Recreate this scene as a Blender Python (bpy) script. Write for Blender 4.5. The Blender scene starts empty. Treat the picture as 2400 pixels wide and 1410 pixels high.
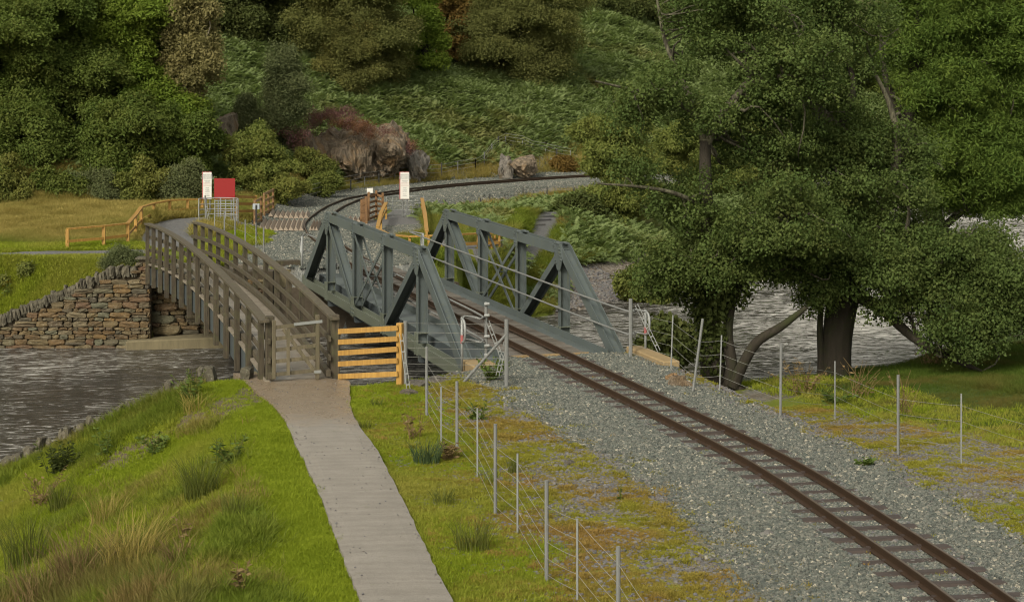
import bpy, math, random
import numpy as np
from mathutils import Vector, Matrix

# ------------------------------------------------------------------ camera, sky, sun, exposure
scene = bpy.context.scene
COL = scene.collection
F, YH, CAMZ = 4600.0, 125.0, 5.8            # focal length in photo pixels, horizon row, eye height
cam_d = bpy.data.cameras.new('camera'); cam = bpy.data.objects.new('camera', cam_d); COL.objects.link(cam)
cam.location = (0, 0, CAMZ); cam.rotation_euler = (math.radians(90), 0, 0)
cam_d.sensor_width = 36; cam_d.lens = F / 2400 * 36; cam_d.shift_y = -(705 - YH) / 2400
cam_d.clip_start = 0.1; cam_d.clip_end = 2000
scene.camera = cam
SUN_EL, SUN_AZ = math.radians(38), math.radians(208)      # azimuth clockwise from +Y: behind the camera, a little left
world = bpy.data.worlds.new('World'); scene.world = world; world.use_nodes = True
wn = world.node_tree.nodes; wl = world.node_tree.links; wn.clear()
w_out = wn.new('ShaderNodeOutputWorld'); w_bg = wn.new('ShaderNodeBackground')
w_sky = wn.new('ShaderNodeTexSky'); w_sky.sky_type = 'NISHITA'; w_sky.sun_disc = False
w_sky.sun_elevation = SUN_EL; w_sky.sun_rotation = SUN_AZ
w_sky.air_density = 1.0; w_sky.dust_density = 4.0; w_sky.ozone_density = 1.0
w_hs = wn.new('ShaderNodeHueSaturation'); w_hs.inputs['Saturation'].default_value = 0.28     # overcast: the blue is gone
w_wb = wn.new('ShaderNodeMix'); w_wb.data_type = 'RGBA'; w_wb.blend_type = 'MULTIPLY'; w_wb.inputs[0].default_value = 1.0; w_wb.inputs[7].default_value = (1.0, 0.955, 0.80, 1)   # the photograph's warm balance
wl.new(w_sky.outputs[0], w_hs.inputs['Color']); wl.new(w_hs.outputs[0], w_wb.inputs[6]); wl.new(w_wb.outputs[2], w_bg.inputs['Color'])
w_bg.inputs['Strength'].default_value = 0.15
wl.new(w_bg.outputs[0], w_out.inputs['Surface'])
sun_d = bpy.data.lights.new('sun', 'SUN'); sun = bpy.data.objects.new('sun', sun_d); COL.objects.link(sun)
sun_d.energy = 1.5; sun_d.angle = math.radians(11); sun_d.color = (1.0, 0.93, 0.78)
sd = Vector((math.sin(SUN_AZ) * math.cos(SUN_EL), math.cos(SUN_AZ) * math.cos(SUN_EL), math.sin(SUN_EL)))
sun.rotation_euler = sd.to_track_quat('Z', 'Y').to_euler(); sun.location = (-20, -20, 60)
scene.view_settings.view_transform = 'Standard'; scene.view_settings.look = 'None'
scene.view_settings.gamma = 1.0; scene.view_settings.use_curve_mapping = False
scene.view_settings.exposure = 0.62
scene.render.engine = 'CYCLES'; scene.cycles.filter_width = 1.15; scene.cycles.use_denoising = True; scene.cycles.denoising_prefilter = 'ACCURATE'

# ------------------------------------------------------------------ helpers
rng = np.random.default_rng(7)
random.seed(7)

def U(px, py, z=0.0):
    "point of the place at height z that the photograph shows at pixel (px, py)"
    Y = F * (CAMZ - z) / (py - YH)
    return Vector(((px - 1200) * Y / F, Y, z))

def UD(px, py, Y):
    "point at depth Y"
    return Vector(((px - 1200) * Y / F, Y, CAMZ - (py - YH) * Y / F))

def _h(ix, iy, seed):
    n = (ix.astype(np.int64) * 374761393 + iy.astype(np.int64) * 668265263 + seed * 974711) & 0x7fffffff
    n = ((n ^ (n >> 13)) * 1274126177) & 0x7fffffff
    return ((n ^ (n >> 16)) & 0xffff) / 65535.0

def vnoise(x, y, s=1.0, seed=0):
    x = np.asarray(x, float) / s; y = np.asarray(y, float) / s
    ix = np.floor(x); iy = np.floor(y); fx = x - ix; fy = y - iy
    fx = fx * fx * (3 - 2 * fx); fy = fy * fy * (3 - 2 * fy)
    a = _h(ix, iy, seed); b = _h(ix + 1, iy, seed); c = _h(ix, iy + 1, seed); d = _h(ix + 1, iy + 1, seed)
    return (a * (1 - fx) + b * fx) * (1 - fy) + (c * (1 - fx) + d * fx) * fy

def fbm(x, y, s=1.0, seed=0, o=3):
    t = 0; a = 0.5; n = 0
    for k in range(o):
        t = t + a * vnoise(x, y, s / 2 ** k, seed + k * 17); n += a; a *= .5
    return t / n

def smooth(a, b, x):
    t = np.clip((x - a) / (b - a), 0, 1); return t * t * (3 - 2 * t)

def seg_dist(px, py, poly, closed=False, signed=False):
    "distance to a polyline; signed: positive to the right of its direction"
    P = np.asarray(poly, float); best = np.full(np.shape(px), 1e9); sg = np.ones(np.shape(px)); n = len(P)
    for i in range(n if closed else n - 1):
        a = P[i]; b = P[(i + 1) % n]; d = b - a; L2 = d @ d
        t = np.clip(((px - a[0]) * d[0] + (py - a[1]) * d[1]) / L2, 0, 1)
        ex = px - a[0] - t * d[0]; ey = py - a[1] - t * d[1]; q = np.hypot(ex, ey)
        if signed:
            s = np.where(d[0] * ey - d[1] * ex <= 0, 1.0, -1.0); sg = np.where(q < best, s, sg)
        best = np.minimum(best, q)
    return best * sg if signed else best

def inside(px, py, poly):
    P = np.asarray(poly, float); r = np.zeros(np.shape(px), bool); n = len(P)
    for i in range(n):
        x1, y1 = P[i]; x2, y2 = P[(i + 1) % n]
        c = ((y1 > py) != (y2 > py)) & (px < (x2 - x1) * (py - y1) / (y2 - y1 + 1e-12) + x1)
        r ^= c
    return r

def spline(pts, n):
    "Catmull-Rom through pts, resampled to n evenly spaced points"
    P = np.array([list(p) for p in pts], float); P = np.vstack([2 * P[0] - P[1], P, 2 * P[-1] - P[-2]])
    o = []
    for i in range(1, len(P) - 2):
        t = np.linspace(0, 1, 24, endpoint=False)[:, None]
        a, b, c, d = P[i - 1], P[i], P[i + 1], P[i + 2]
        o.append(.5 * (2 * b + (c - a) * t + (2 * a - 5 * b + 4 * c - d) * t ** 2 + (3 * b - a - 3 * c + d) * t ** 3))
    Q = np.vstack(o + [P[-2:-1]])
    s = np.concatenate([[0], np.cumsum(np.linalg.norm(np.diff(Q, axis=0), axis=1))])
    u = np.linspace(0, s[-1], n)
    return np.stack([np.interp(u, s, Q[:, k]) for k in range(Q.shape[1])], 1)

class MB:
    "collects shapes for ONE mesh object"
    def __init__(self): self.v = []; self.f = []
    def add(self, vs, fs):
        o = len(self.v); self.v.extend([tuple(p) for p in vs]); self.f.extend([tuple(i + o for i in q) for q in fs]); return self
    def hexa(self, c8):
        return self.add(c8, [(0, 3, 2, 1), (4, 5, 6, 7), (0, 1, 5, 4), (1, 2, 6, 5), (2, 3, 7, 6), (3, 0, 4, 7)])
    def box(self, c, ax, ay, az):
        c = Vector(c); ax = Vector(ax); ay = Vector(ay); az = Vector(az)
        return self.hexa([c - ax - ay - az, c + ax - ay - az, c + ax + ay - az, c - ax + ay - az,
                          c - ax - ay + az, c + ax - ay + az, c + ax + ay + az, c - ax + ay + az])
    def bar(self, p, q, w, h, side=None):
        "box from p to q: w along side, h along the third axis"
        p = Vector(p); q = Vector(q); d = (q - p); L = d.length; d.normalize()
        if side is None:
            side = d.cross(Vector((0, 0, 1)))
            if side.length < 1e-3: side = Vector((1, 0, 0))
        side = Vector(side); side = (side - d * side.dot(d)).normalized(); up = side.cross(d)
        return self.box((p + q) / 2, d * L / 2, side * w / 2, up * h / 2)
    def tube(self, pts, r, n=8, cap=True):
        pts = [Vector(p) for p in pts]; m = len(pts); rs = r if hasattr(r, '__len__') else [r] * m
        vs = []; ref = None
        for i, p in enumerate(pts):
            d = (pts[min(i + 1, m - 1)] - pts[max(i - 1, 0)]).normalized()
            if ref is None:
                ref = d.cross(Vector((0.31, 0.2, .93)))
                if ref.length < 1e-2: ref = d.cross(Vector((1, 0, 0)))
            ref = (ref - d * ref.dot(d)).normalized(); b = d.cross(ref)
            for k in range(n):
                a = 2 * math.pi * k / n; vs.append(p + (ref * math.cos(a) + b * math.sin(a)) * rs[i])
        fs = [(i * n + k, i * n + (k + 1) % n, (i + 1) * n + (k + 1) % n, (i + 1) * n + k) for i in range(m - 1) for k in range(n)]
        if cap: fs += [tuple(range(n - 1, -1, -1)), tuple((m - 1) * n + k for k in range(n))]
        return self.add(vs, fs)
    def sweep(self, pts, prof, cap=True):
        "prof: closed list of (right, up) offsets swept along a path that stays roughly level"
        pts = [Vector(p) for p in pts]; m = len(pts); n = len(prof); vs = []
        for i, p in enumerate(pts):
            d = pts[min(i + 1, m - 1)] - pts[max(i - 1, 0)]; s = Vector((d.y, -d.x, 0)).normalized()
            for a, b in prof: vs.append(p + s * a + Vector((0, 0, b)))
        fs = [(i * n + k, i * n + (k + 1) % n, (i + 1) * n + (k + 1) % n, (i + 1) * n + k) for i in range(m - 1) for k in range(n)]
        if cap: fs += [tuple(range(n - 1, -1, -1)), tuple((m - 1) * n + k for k in range(n))]
        return self.add(vs, fs)
    def mesh(self, name, mat=None, smooth=False):
        me = bpy.data.meshes.new(name); me.from_pydata(self.v, [], self.f); me.update()
        if mat: me.materials.append(mat)
        if smooth: me.polygons.foreach_set('use_smooth', [True] * len(me.polygons))
        return me
    def build(self, name, mat, parent=None, smooth=False, bevel=0.0):
        o = link(name, self.mesh(name, mat, smooth), parent)
        if bevel:
            b = o.modifiers.new('bevel', 'BEVEL'); b.width = bevel; b.segments = 1; b.limit_method = 'ANGLE'
        return o

def link(name, data, parent=None, loc=None, rot=None, scale=None):
    o = bpy.data.objects.new(name, data); COL.objects.link(o)
    if loc is not None: o.location = loc
    if rot is not None: o.rotation_euler = rot
    if scale is not None: o.scale = scale
    if parent is not None:
        o.parent = parent; o.matrix_parent_inverse = parent.matrix_basis.inverted() if loc is None else Matrix.Identity(4)
    return o

def tag(o, label=None, cat=None, group=None, kind=None):
    if label: o['label'] = label
    if cat: o['category'] = cat
    if group: o['group'] = group
    if kind: o['kind'] = kind
    return o

def thing(name, label, cat, loc=(0, 0, 0), rz=0.0, group=None):
    o = bpy.data.objects.new(name, None); COL.objects.link(o); o.location = loc; o.rotation_euler = (0, 0, rz)
    o.empty_display_size = .3
    return tag(o, label, cat, group)

# ------------------------------------------------------------------ materials
class NT:
    def __init__(self, name):
        self.m = bpy.data.materials.new(name); self.m.use_nodes = True; self.t = self.m.node_tree; self.t.nodes.clear()
        self.out = self.n('ShaderNodeOutputMaterial')
    def n(self, kind, **kw):
        x = self.t.nodes.new(kind)
        for k, v in kw.items(): setattr(x, k, v)
        return x
    def set(self, sock, v):
        if isinstance(v, bpy.types.NodeSocket): self.t.links.new(v, sock)
        elif v is not None:
            if hasattr(sock.default_value, '__len__') and not hasattr(v, '__len__'): v = (v, v, v, 1)[:len(sock.default_value)]
            if hasattr(v, '__len__') and len(v) == 3 and len(sock.default_value) == 4: v = (*v, 1)
            sock.default_value = v
    def pos(self): return self.n('ShaderNodeNewGeometry').outputs['Position']
    def obj(self): return self.n('ShaderNodeTexCoord').outputs['Object']
    def mapping(self, v, scale=(1, 1, 1), rot=(0, 0, 0)):
        m = self.n('ShaderNodeMapping'); self.set(m.inputs[0], v); m.inputs['Scale'].default_value = scale; m.inputs['Rotation'].default_value = rot
        return m.outputs[0]
    def noise(self, v, scale, detail=4, rough=.6, dist=0.0):
        x = self.n('ShaderNodeTexNoise'); self.set(x.inputs['Vector'], v); x.inputs['Scale'].default_value = scale
        x.inputs['Detail'].default_value = detail; x.inputs['Roughness'].default_value = rough; x.inputs['Distortion'].default_value = dist
        return x.outputs['Fac']
    def voronoi(self, v, scale, out='Color', feature='F1'):
        x = self.n('ShaderNodeTexVoronoi', feature=feature); self.set(x.inputs['Vector'], v); x.inputs['Scale'].default_value = scale
        return x.outputs[out]
    def wave(self, v, scale, dist=2.0, detail=2, axis='X'):
        x = self.n('ShaderNodeTexWave', bands_direction=axis); self.set(x.inputs['Vector'], v); x.inputs['Scale'].default_value = scale
        x.inputs['Distortion'].default_value = dist; x.inputs['Detail'].default_value = detail
        return x.outputs['Fac']
    def ramp(self, f, stops):
        x = self.n('ShaderNodeValToRGB'); self.set(x.inputs[0], f); e = x.color_ramp.elements
        while len(e) < len(stops): e.new(.5)
        for i, (p, c) in enumerate(stops):
            e[i].position = p; e[i].color = (c, c, c, 1) if not hasattr(c, '__len__') else (*c, 1)
        return x.outputs[0]
    def mix(self, f, a, b, mode='MIX'):
        x = self.n('ShaderNodeMix', data_type='RGBA', blend_type=mode); self.set(x.inputs[0], f); self.set(x.inputs[6], a); self.set(x.inputs[7], b)
        return x.outputs[2]
    def math(self, op, a, b=None, c=None):
        x = self.n('ShaderNodeMath', operation=op); self.set(x.inputs[0], a)
        if b is not None: self.set(x.inputs[1], b)
        if c is not None: self.set(x.inputs[2], c)
        return x.outputs[0]
    def attr(self, name, kind='GEOMETRY', out='Fac'):
        x = self.n('ShaderNodeAttribute', attribute_name=name, attribute_type=kind); return x.outputs[out]
    def rand(self): return self.n('ShaderNodeObjectInfo').outputs['Random']
    def island(self): return self.n('ShaderNodeNewGeometry').outputs['Random Per Island']
    def bump(self, h, strength=.5, dist=.02, normal=None):
        x = self.n('ShaderNodeBump'); self.set(x.inputs['Height'], h); x.inputs['Strength'].default_value = strength; x.inputs['Distance'].default_value = dist
        if normal is not None: self.set(x.inputs['Normal'], normal)
        return x.outputs[0]
    def pbr(self, col, rough=.8, normal=None, metal=0.0, spec=.4):
        b = self.n('ShaderNodeBsdfPrincipled'); self.set(b.inputs['Base Color'], col); self.set(b.inputs['Roughness'], rough)
        self.set(b.inputs['Metallic'], metal); b.inputs['Specular IOR Level'].default_value = spec
        if normal is not None: self.set(b.inputs['Normal'], normal)
        self.t.links.new(b.outputs[0], self.out.inputs[0]); return self.m

def leaf_mat(name, a, b, c, trans=.35, rough=.65):
    "a..b at random per leaf and clump; c where the scattered point's tint says so"
    t = NT(name); r = t.math('ADD', t.math('MULTIPLY', t.island(), .28), t.math('ADD', t.math('MULTIPLY', t.rand(), .30), t.math('MULTIPLY', t.ramp(t.noise(t.pos(), .9, 4, .65), [(.3, 0.0), (.7, 1.0)]), .42)))
    base = t.mix(r, a, b); base = t.mix(t.attr('tint', 'INSTANCER'), base, c)
    d = t.n('ShaderNodeBsdfPrincipled'); t.set(d.inputs['Base Color'], base); d.inputs['Roughness'].default_value = rough; d.inputs['Specular IOR Level'].default_value = .12
    tr = t.n('ShaderNodeBsdfTranslucent'); t.set(tr.inputs[0], t.mix(.5, base, (.9, 1, .3), 'MULTIPLY'))
    m = t.n('ShaderNodeMixShader'); m.inputs[0].default_value = trans
    t.t.links.new(d.outputs[0], m.inputs[1]); t.t.links.new(tr.outputs[0], m.inputs[2]); t.t.links.new(m.outputs[0], t.out.inputs[0])
    return t.m

def wood_mat(name, dark, light, rough=.75, moss=0.0, axis_scale=(14, 14, 1.2)):
    t = NT(name); p = t.obj(); g = t.noise(t.mapping(p, axis_scale), 1.6, 6, .7)
    c = t.mix(t.ramp(g, [(.3, 0.0), (.7, 1.0)]), dark, light)
    c = t.mix(t.math('MULTIPLY', t.rand(), .35), c, dark)
    if moss: c = t.mix(t.math('MULTIPLY', t.ramp(t.noise(t.pos(), 5, 5, .7), [(.5, 0.0), (.72, 1.0)]), moss), c, (.07, .075, .03))
    return t.pbr(c, t.mix(g, rough - .15, rough + .1), t.bump(g, .5, .006))

def stone_mat(name, cols, sc=6.0, rough=.85, lichen=.25):
    t = NT(name); p = t.pos(); n = t.noise(p, sc, 6, .7); k = len(cols)
    c = t.ramp(t.rand(), [(i / max(1, k - 1), q) for i, q in enumerate(cols)])
    c = t.mix(t.ramp(n, [(.3, 0.0), (.75, .75)]), c, t.mix(.65, c, (.02, .018, .014)))
    c = t.mix(t.math('MULTIPLY', t.ramp(t.noise(p, sc * 2.2, 4, .6), [(.56, 0.0), (.68, 1.0)]), lichen), c, (.3, .3, .24))
    return t.pbr(c, rough, t.bump(t.noise(p, sc * 5, 5, .7), .6, .02))

M = {}
def steel(name, base, rust=.25, moss=.3):
    t = NT(name); p = t.pos(); n = t.noise(p, 1.3, 5, .65); s = t.noise(t.mapping(p, (9, 9, .7)), 1.5, 4, .6)
    c = t.mix(t.ramp(n, [(.35, 0.0), (.7, 1.0)]), base, tuple(x * 1.25 for x in base))
    c = t.mix(t.math('MULTIPLY', t.ramp(s, [(.55, 0.0), (.75, 1.0)]), moss), c, (.1, .11, .06))
    c = t.mix(t.math('MULTIPLY', t.ramp(t.noise(p, 7, 5, .75), [(.66, 0.0), (.74, 1.0)]), rust), c, (.09, .045, .02))
    return t.pbr(c, t.mix(n, .38, .6), t.bump(n, .1, .004), 0.0, .45)
M['steel'] = steel('bridge_paint', (.066, .080, .082), .5, .65)
M['steel_mossy'] = steel('bridge_paint_mossy', (.09, .102, .082), .3, .8)
M['girder'] = steel('girder_paint', (.045, .055, .062), .15, .25)
M['galv'] = NT('galvanised').pbr((.24, .25, .25), .6, None, .3, .4)
t = NT('galvanised_post'); M['post'] = t.pbr(t.mix(t.noise(t.mapping(t.pos(), (30, 30, 3)), 1, 3), (.11, .115, .115), (.215, .22, .22)), .65, None, .2)
M['wire'] = NT('wire').pbr((.24, .24, .225), .6, None, .2)
M['wood_grey'] = wood_mat('weathered_timber', (.026, .021, .013), (.112, .092, .063), .75, .55)
M['wood_post'] = wood_mat('weathered_post', (.020, .016, .010), (.088, .070, .047), .8, .65)
M['wood_gate'] = wood_mat('gate_timber', (.05, .042, .026), (.175, .148, .098), .75, .35)
M['deck'] = wood_mat('wet_deck_board', (.15, .128, .105), (.33, .295, .25), .36, .2, (1.2, 14, 14))
M['wood_new'] = wood_mat('treated_timber', (.20, .105, .022), (.40, .235, .055), .6, 0)
M['wood_tan'] = wood_mat('pale_timber', (.15, .1, .045), (.36, .255, .13), .7, .15)
M['wood_red'] = wood_mat('red_brown_timber', (.09, .045, .02), (.22, .12, .045), .7, .1)
M['arris'] = wood_mat('sawn_arris', (.17, .135, .105), (.40, .33, .265), .75, .1)
t = NT('rail_rust'); M['rail'] = t.pbr(t.mix(t.noise(t.pos(), 9, 5, .7), (.018, .010, .006), (.056, .031, .016)), .62, None, .25)
t = NT('rail_head'); M['railhead'] = t.pbr(t.mix(t.noise(t.pos(), 6, 4, .7), (.07, .05, .035), (.16, .125, .095)), .45, None, .5)
t = NT('sleeper_steel'); M['sleeper'] = t.pbr(t.mix(t.noise(t.pos(), 8, 5, .7), (.02, .014, .012), (.07, .052, .046)), .6)
t = NT('bridge_timber'); pz = t.obj(); M['transom'] = t.pbr(t.mix(t.noise(t.mapping(pz, (2, 20, 20)), 1, 5, .7), (.03, .024, .018), t.mix(t.rand(), (.11, .09, .075), (.27, .24, .21))), .4, t.bump(t.noise(t.mapping(pz, (2, 20, 20)), 1, 5), .4, .006))
t = NT('tan_concrete'); M['tan'] = t.pbr(t.mix(t.noise(t.mapping(t.pos(), (4, 4, 1)), 1.2, 5, .7), (.15, .105, .05), (.31, .23, .125)), .85, t.bump(t.noise(t.pos(), 30, 4), .3, .004))
t = NT('old_concrete'); M['concrete'] = t.pbr(t.mix(t.noise(t.mapping(t.pos(), (5, 5, 1)), 1.3, 5, .7), (.06, .05, .03), (.2, .17, .1)), .8, t.bump(t.noise(t.pos(), 20, 4), .4, .01))
M['red'] = NT('red_board').pbr((.20, .003, .004), .5)
M['white'] = NT('white_board').pbr((.52, .52, .50), .5)
M['ink'] = NT('black_print').pbr((.22, .225, .235), .6)
M['inkred'] = NT('red_print').pbr((.30, .09, .09), .6)
M['black'] = NT('black_paint').pbr((.02, .02, .02), .6)
M['grey_box'] = NT('grey_plastic').pbr((.28, .31, .34), .5)
M['stone'] = stone_mat('wall_stone', [(.065, .046, .023), (.125, .078, .033), (.055, .046, .032), (.14, .105, .05), (.095, .05, .026), (.09, .09, .058), (.14, .085, .03), (.065, .056, .037), (.165, .13, .073)], 9, .85, .25)
M['cope'] = stone_mat('coping_stone', [(.055, .05, .035), (.095, .085, .06), (.07, .062, .045), (.12, .105, .075)], 8, .9, .3)
M['mortar'] = NT('wall_core').pbr((.05, .04, .026), .95)
M['darkwall'] = stone_mat('abutment_stone', [(.05, .04, .03), (.085, .065, .045), (.06, .055, .045)], 6, .8, .1)
M['ballast'] = stone_mat('ballast_stone', [(.055, .066, .061), (.13, .14, .122), (.07, .088, .08), (.185, .186, .165), (.105, .116, .104), (.045, .057, .054), (.155, .16, .14), (.06, .07, .065), (.40, .37, .30)], 25, .7, .1)
M['slate'] = stone_mat('slate_chip', [(.085, .085, .095), (.14, .14, .15), (.10, .095, .11), (.17, .165, .16), (.12, .1, .095), (.2, .19, .18)], 20, .55, .1)

def rock_mat(name, a, b, stain):
    t = NT(name); p = t.pos(); q = t.mapping(p, (1.2, 1.2, .35), (0, math.radians(28), 0)); n = t.noise(q, 3.2, 8, .72)
    c = t.mix(t.ramp(n, [(.3, 0.0), (.68, 1.0)]), a, b)
    c = t.mix(t.math('MULTIPLY', t.ramp(t.noise(p, 1.4, 4, .6), [(.5, 0.0), (.66, 1.0)]), .7), c, stain)
    c = t.mix(t.ramp(t.noise(t.mapping(p, (4, 4, .7), (0, .5, 0)), 2.6, 5, .7), [(.6, 0.0), (.68, .8)]), c, (.02, .018, .014))
    return t.pbr(c, .85, t.bump(t.math('ADD', t.noise(q, 5, 8, .75), t.math('MULTIPLY', t.voronoi(q, 3.5, 'Distance', 'DISTANCE_TO_EDGE'), 1.2)), 1.0, .30))
M['rock'] = rock_mat('cliff_rock', (.075, .06, .043), (.36, .285, .205), (.25, .15, .065))
M['rock_pale'] = rock_mat('pale_rock', (.10, .09, .078), (.29, .265, .235), (.15, .11, .06))
M['rock_tan'] = rock_mat('tan_rock', (.2, .12, .06), (.36, .23, .12), (.3, .2, .1))
t = NT('bark'); q = t.mapping(t.pos(), (6, 6, 1.1)); n = t.noise(q, 2.2, 6, .7)
M['bark'] = t.pbr(t.mix(t.ramp(t.noise(t.pos(), 1.7, 4, .6), [(.48, 0.0), (.68, .8)]), t.mix(n, (.012, .010, .007), (.042, .034, .024)), (.026, .034, .008)), .9, t.bump(n, .9, .05))
t = NT('pale_bark'); q = t.mapping(t.pos(), (3, 3, 9)); n = t.noise(q, 1.2, 5, .7)
M['bark_pale'] = t.pbr(t.mix(t.ramp(n, [(.5, 0.0), (.65, 1.0)]), (.3, .26, .2), (.09, .075, .055)), .8)
t = NT('lichen_bark'); n = t.noise(t.mapping(t.pos(), (7, 7, 2)), 1.6, 6, .75)
M['bark_lichen'] = t.pbr(t.mix(t.ramp(n, [(.4, 0.0), (.62, 1.0)]), (.026, .022, .014), (.11, .105, .068)), .9, t.bump(n, .8, .04))

# leaves: two greens and a turn colour
M['lf_oak'] = leaf_mat('oak_leaf', (.042, .072, .012), (.115, .155, .034), (.19, .17, .045), .4)
M['lf_oak_bright'] = leaf_mat('bright_oak_leaf', (.065, .115, .012), (.155, .215, .03), (.19, .19, .04), .4)
M['lf_dark'] = leaf_mat('dark_leaf', (.034, .048, .014), (.085, .105, .030), (.13, .115, .04), .4)
M['lf_olive'] = leaf_mat('olive_leaf', (.075, .09, .026), (.165, .172, .058), (.185, .155, .042), .45)
M['lf_grey'] = leaf_mat('grey_green_leaf', (.065, .088, .036), (.15, .17, .08), (.16, .15, .06), .4)
M['lf_birch'] = leaf_mat('birch_leaf', (.13, .125, .05), (.24, .215, .095), (.2, .15, .05), .4)
M['lf_sallow'] = leaf_mat('sallow_leaf', (.09, .125, .028), (.19, .22, .06), (.2, .17, .04), .4)
M['lf_shrub'] = leaf_mat('shrub_leaf', (.07, .095, .022), (.17, .19, .05), (.2, .16, .04), .4)
M['lf_alder'] = leaf_mat('alder_leaf', (.034, .062, .015), (.108, .15, .042), (.12, .11, .03), .35, .6)
M['lf_ash'] = leaf_mat('ash_leaf', (.045, .085, .014), (.115, .17, .034), (.17, .2, .03), .4)
M['lf_rust'] = leaf_mat('rusty_leaf', (.09, .075, .022), (.17, .115, .035), (.19, .1, .025), .4)
M['lf_fern'] = leaf_mat('bracken_frond', (.115, .165, .05), (.25, .305, .135), (.24, .19, .07), .5)
M['lf_heather'] = leaf_mat('heather_sprig', (.085, .045, .038), (.185, .095, .105), (.13, .065, .028), .15)
M['g_lawn'] = leaf_mat('lawn_blade', (.145, .20, .012), (.272, .325, .028), (.30, .27, .065), .45)
M['g_rough'] = leaf_mat('rough_blade', (.08, .125, .012), (.18, .21, .03), (.23, .17, .06), .35)
M['g_meadow_shaded'] = leaf_mat('shaded_meadow_blade', (.035, .065, .008), (.085, .125, .018), (.13, .10, .03), .3)  # darker grass: the shade under the trees is put into the blade colour
M['g_dry'] = leaf_mat('dry_blade', (.19, .17, .045), (.38, .30, .10), (.13, .165, .025), .4)
M['g_moss'] = leaf_mat('moss_tuft', (.16, .165, .02), (.27, .25, .04), (.25, .165, .05), .3)
M['g_rush'] = leaf_mat('rush_stem', (.06, .085, .018), (.145, .15, .035), (.18, .135, .05), .3)
M['weed'] = leaf_mat('weed_leaf', (.055, .095, .02), (.11, .15, .035), (.12, .06, .03), .3)
M['dead'] = leaf_mat('dead_stalk', (.11, .078, .035), (.195, .14, .065), (.1, .06, .025), .15)
M['gorse'] = leaf_mat('gorse_spine', (.03, .055, .022), (.07, .10, .045), (.1, .1, .03), .2)
M['yellow'] = leaf_mat('ragwort_flower', (.5, .36, .01), (.6, .42, .02), (.6, .4, .02), .1)

# ------------------------------------------------------------------ the lie of the land
WATER = -2.0
near_bank = [(-60, 12), (-30, 22), (-16, 30.5), (-12, 33.6), (-9.2, 35.25), (-4.95, 35.05), (-3.1, 35.5), (-2.2, 36.4), (-1.1, 37.9), (2.3, 38.95), (2.9, 40.0),
             (4.0, 43.5), (6.2, 45.2), (8.6, 46.4), (11, 50.5), (14.5, 58), (20, 68), (26, 80), (40, 100), (70, 125)]
far_bank = [(75, 145), (40, 128), (26, 112), (18, 96), (13.5, 84), (8.5, 71), (4.2, 62.8), (0.7, 58.2), (-2.2, 54.9), (-6.4, 54.0), (-8.2, 53.6), (-9.7, 53.3), (-9.8, 52.4), (-14.5, 52.3), (-24, 52.3), (-60, 54)]
river = near_bank + far_bank
trk_px = [(736, 559), (718, 540), (715.5, 521), (738.6, 499), (779, 476), (847, 457), (1050, 431.5), (1355, 410)]
left_rail_pts = [(5.35, 15.5, 0), U(2234.7, 1402), U(1968.6, 1215), U(1754, 1076), U(1500, 945), U(1308.5, 850.7), U(1007, 703.5), U(817, 611.6)] + [U(*p) for p in trk_px] + [(9.5, 97.5, 0), (18, 101.5, 0), (40, 112, 0)]
GAUGE = 0.64
RAIL_L = spline([tuple(p) for p in left_rail_pts], 420)
_d = np.gradient(RAIL_L[:, :2], axis=0); _d /= np.linalg.norm(_d, axis=1)[:, None]
_nr = np.stack([_d[:, 1], -_d[:, 0]], 1)
TRK = RAIL_L.copy(); TRK[:, :2] += _nr * GAUGE / 2
RAIL_R = RAIL_L.copy(); RAIL_R[:, :2] += _nr * GAUGE
TRK_S = TRK[::4, :2]

path_l = [(548, 872), (590, 905), (640, 948), (672, 990), (690, 1030), (720, 1090), (760, 1180), (800, 1290), (850, 1415), (905, 1560), (960, 1720)]
path_r = [(800, 888), (820, 893), (822, 950), (846, 1000), (885, 1055), (925, 1130), (960, 1200), (1003, 1290), (1060, 1405), (1145, 1560), (1235, 1720)]
PL = [tuple(U(*p)[:2]) for p in path_l]; PR = [tuple(U(*p)[:2]) for p in path_r]
_ply = np.array(PL)[::-1]; _pry = np.array(PR)[::-1]
def path_left(Y): return np.interp(Y, _ply[:, 1], _ply[:, 0])
def path_right(Y): return np.interp(Y, _pry[:, 1], _pry[:, 0])
foot = [(-90, 60), (-40, 68), (-16, 70.5), (-11.5, 73.5), (-9.3, 79), (-6.8, 86), (-2.2, 91.2), (4, 97.5), (10, 101.5), (18, 106), (26, 116), (40, 134), (80, 160), (140, 190)]

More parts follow.
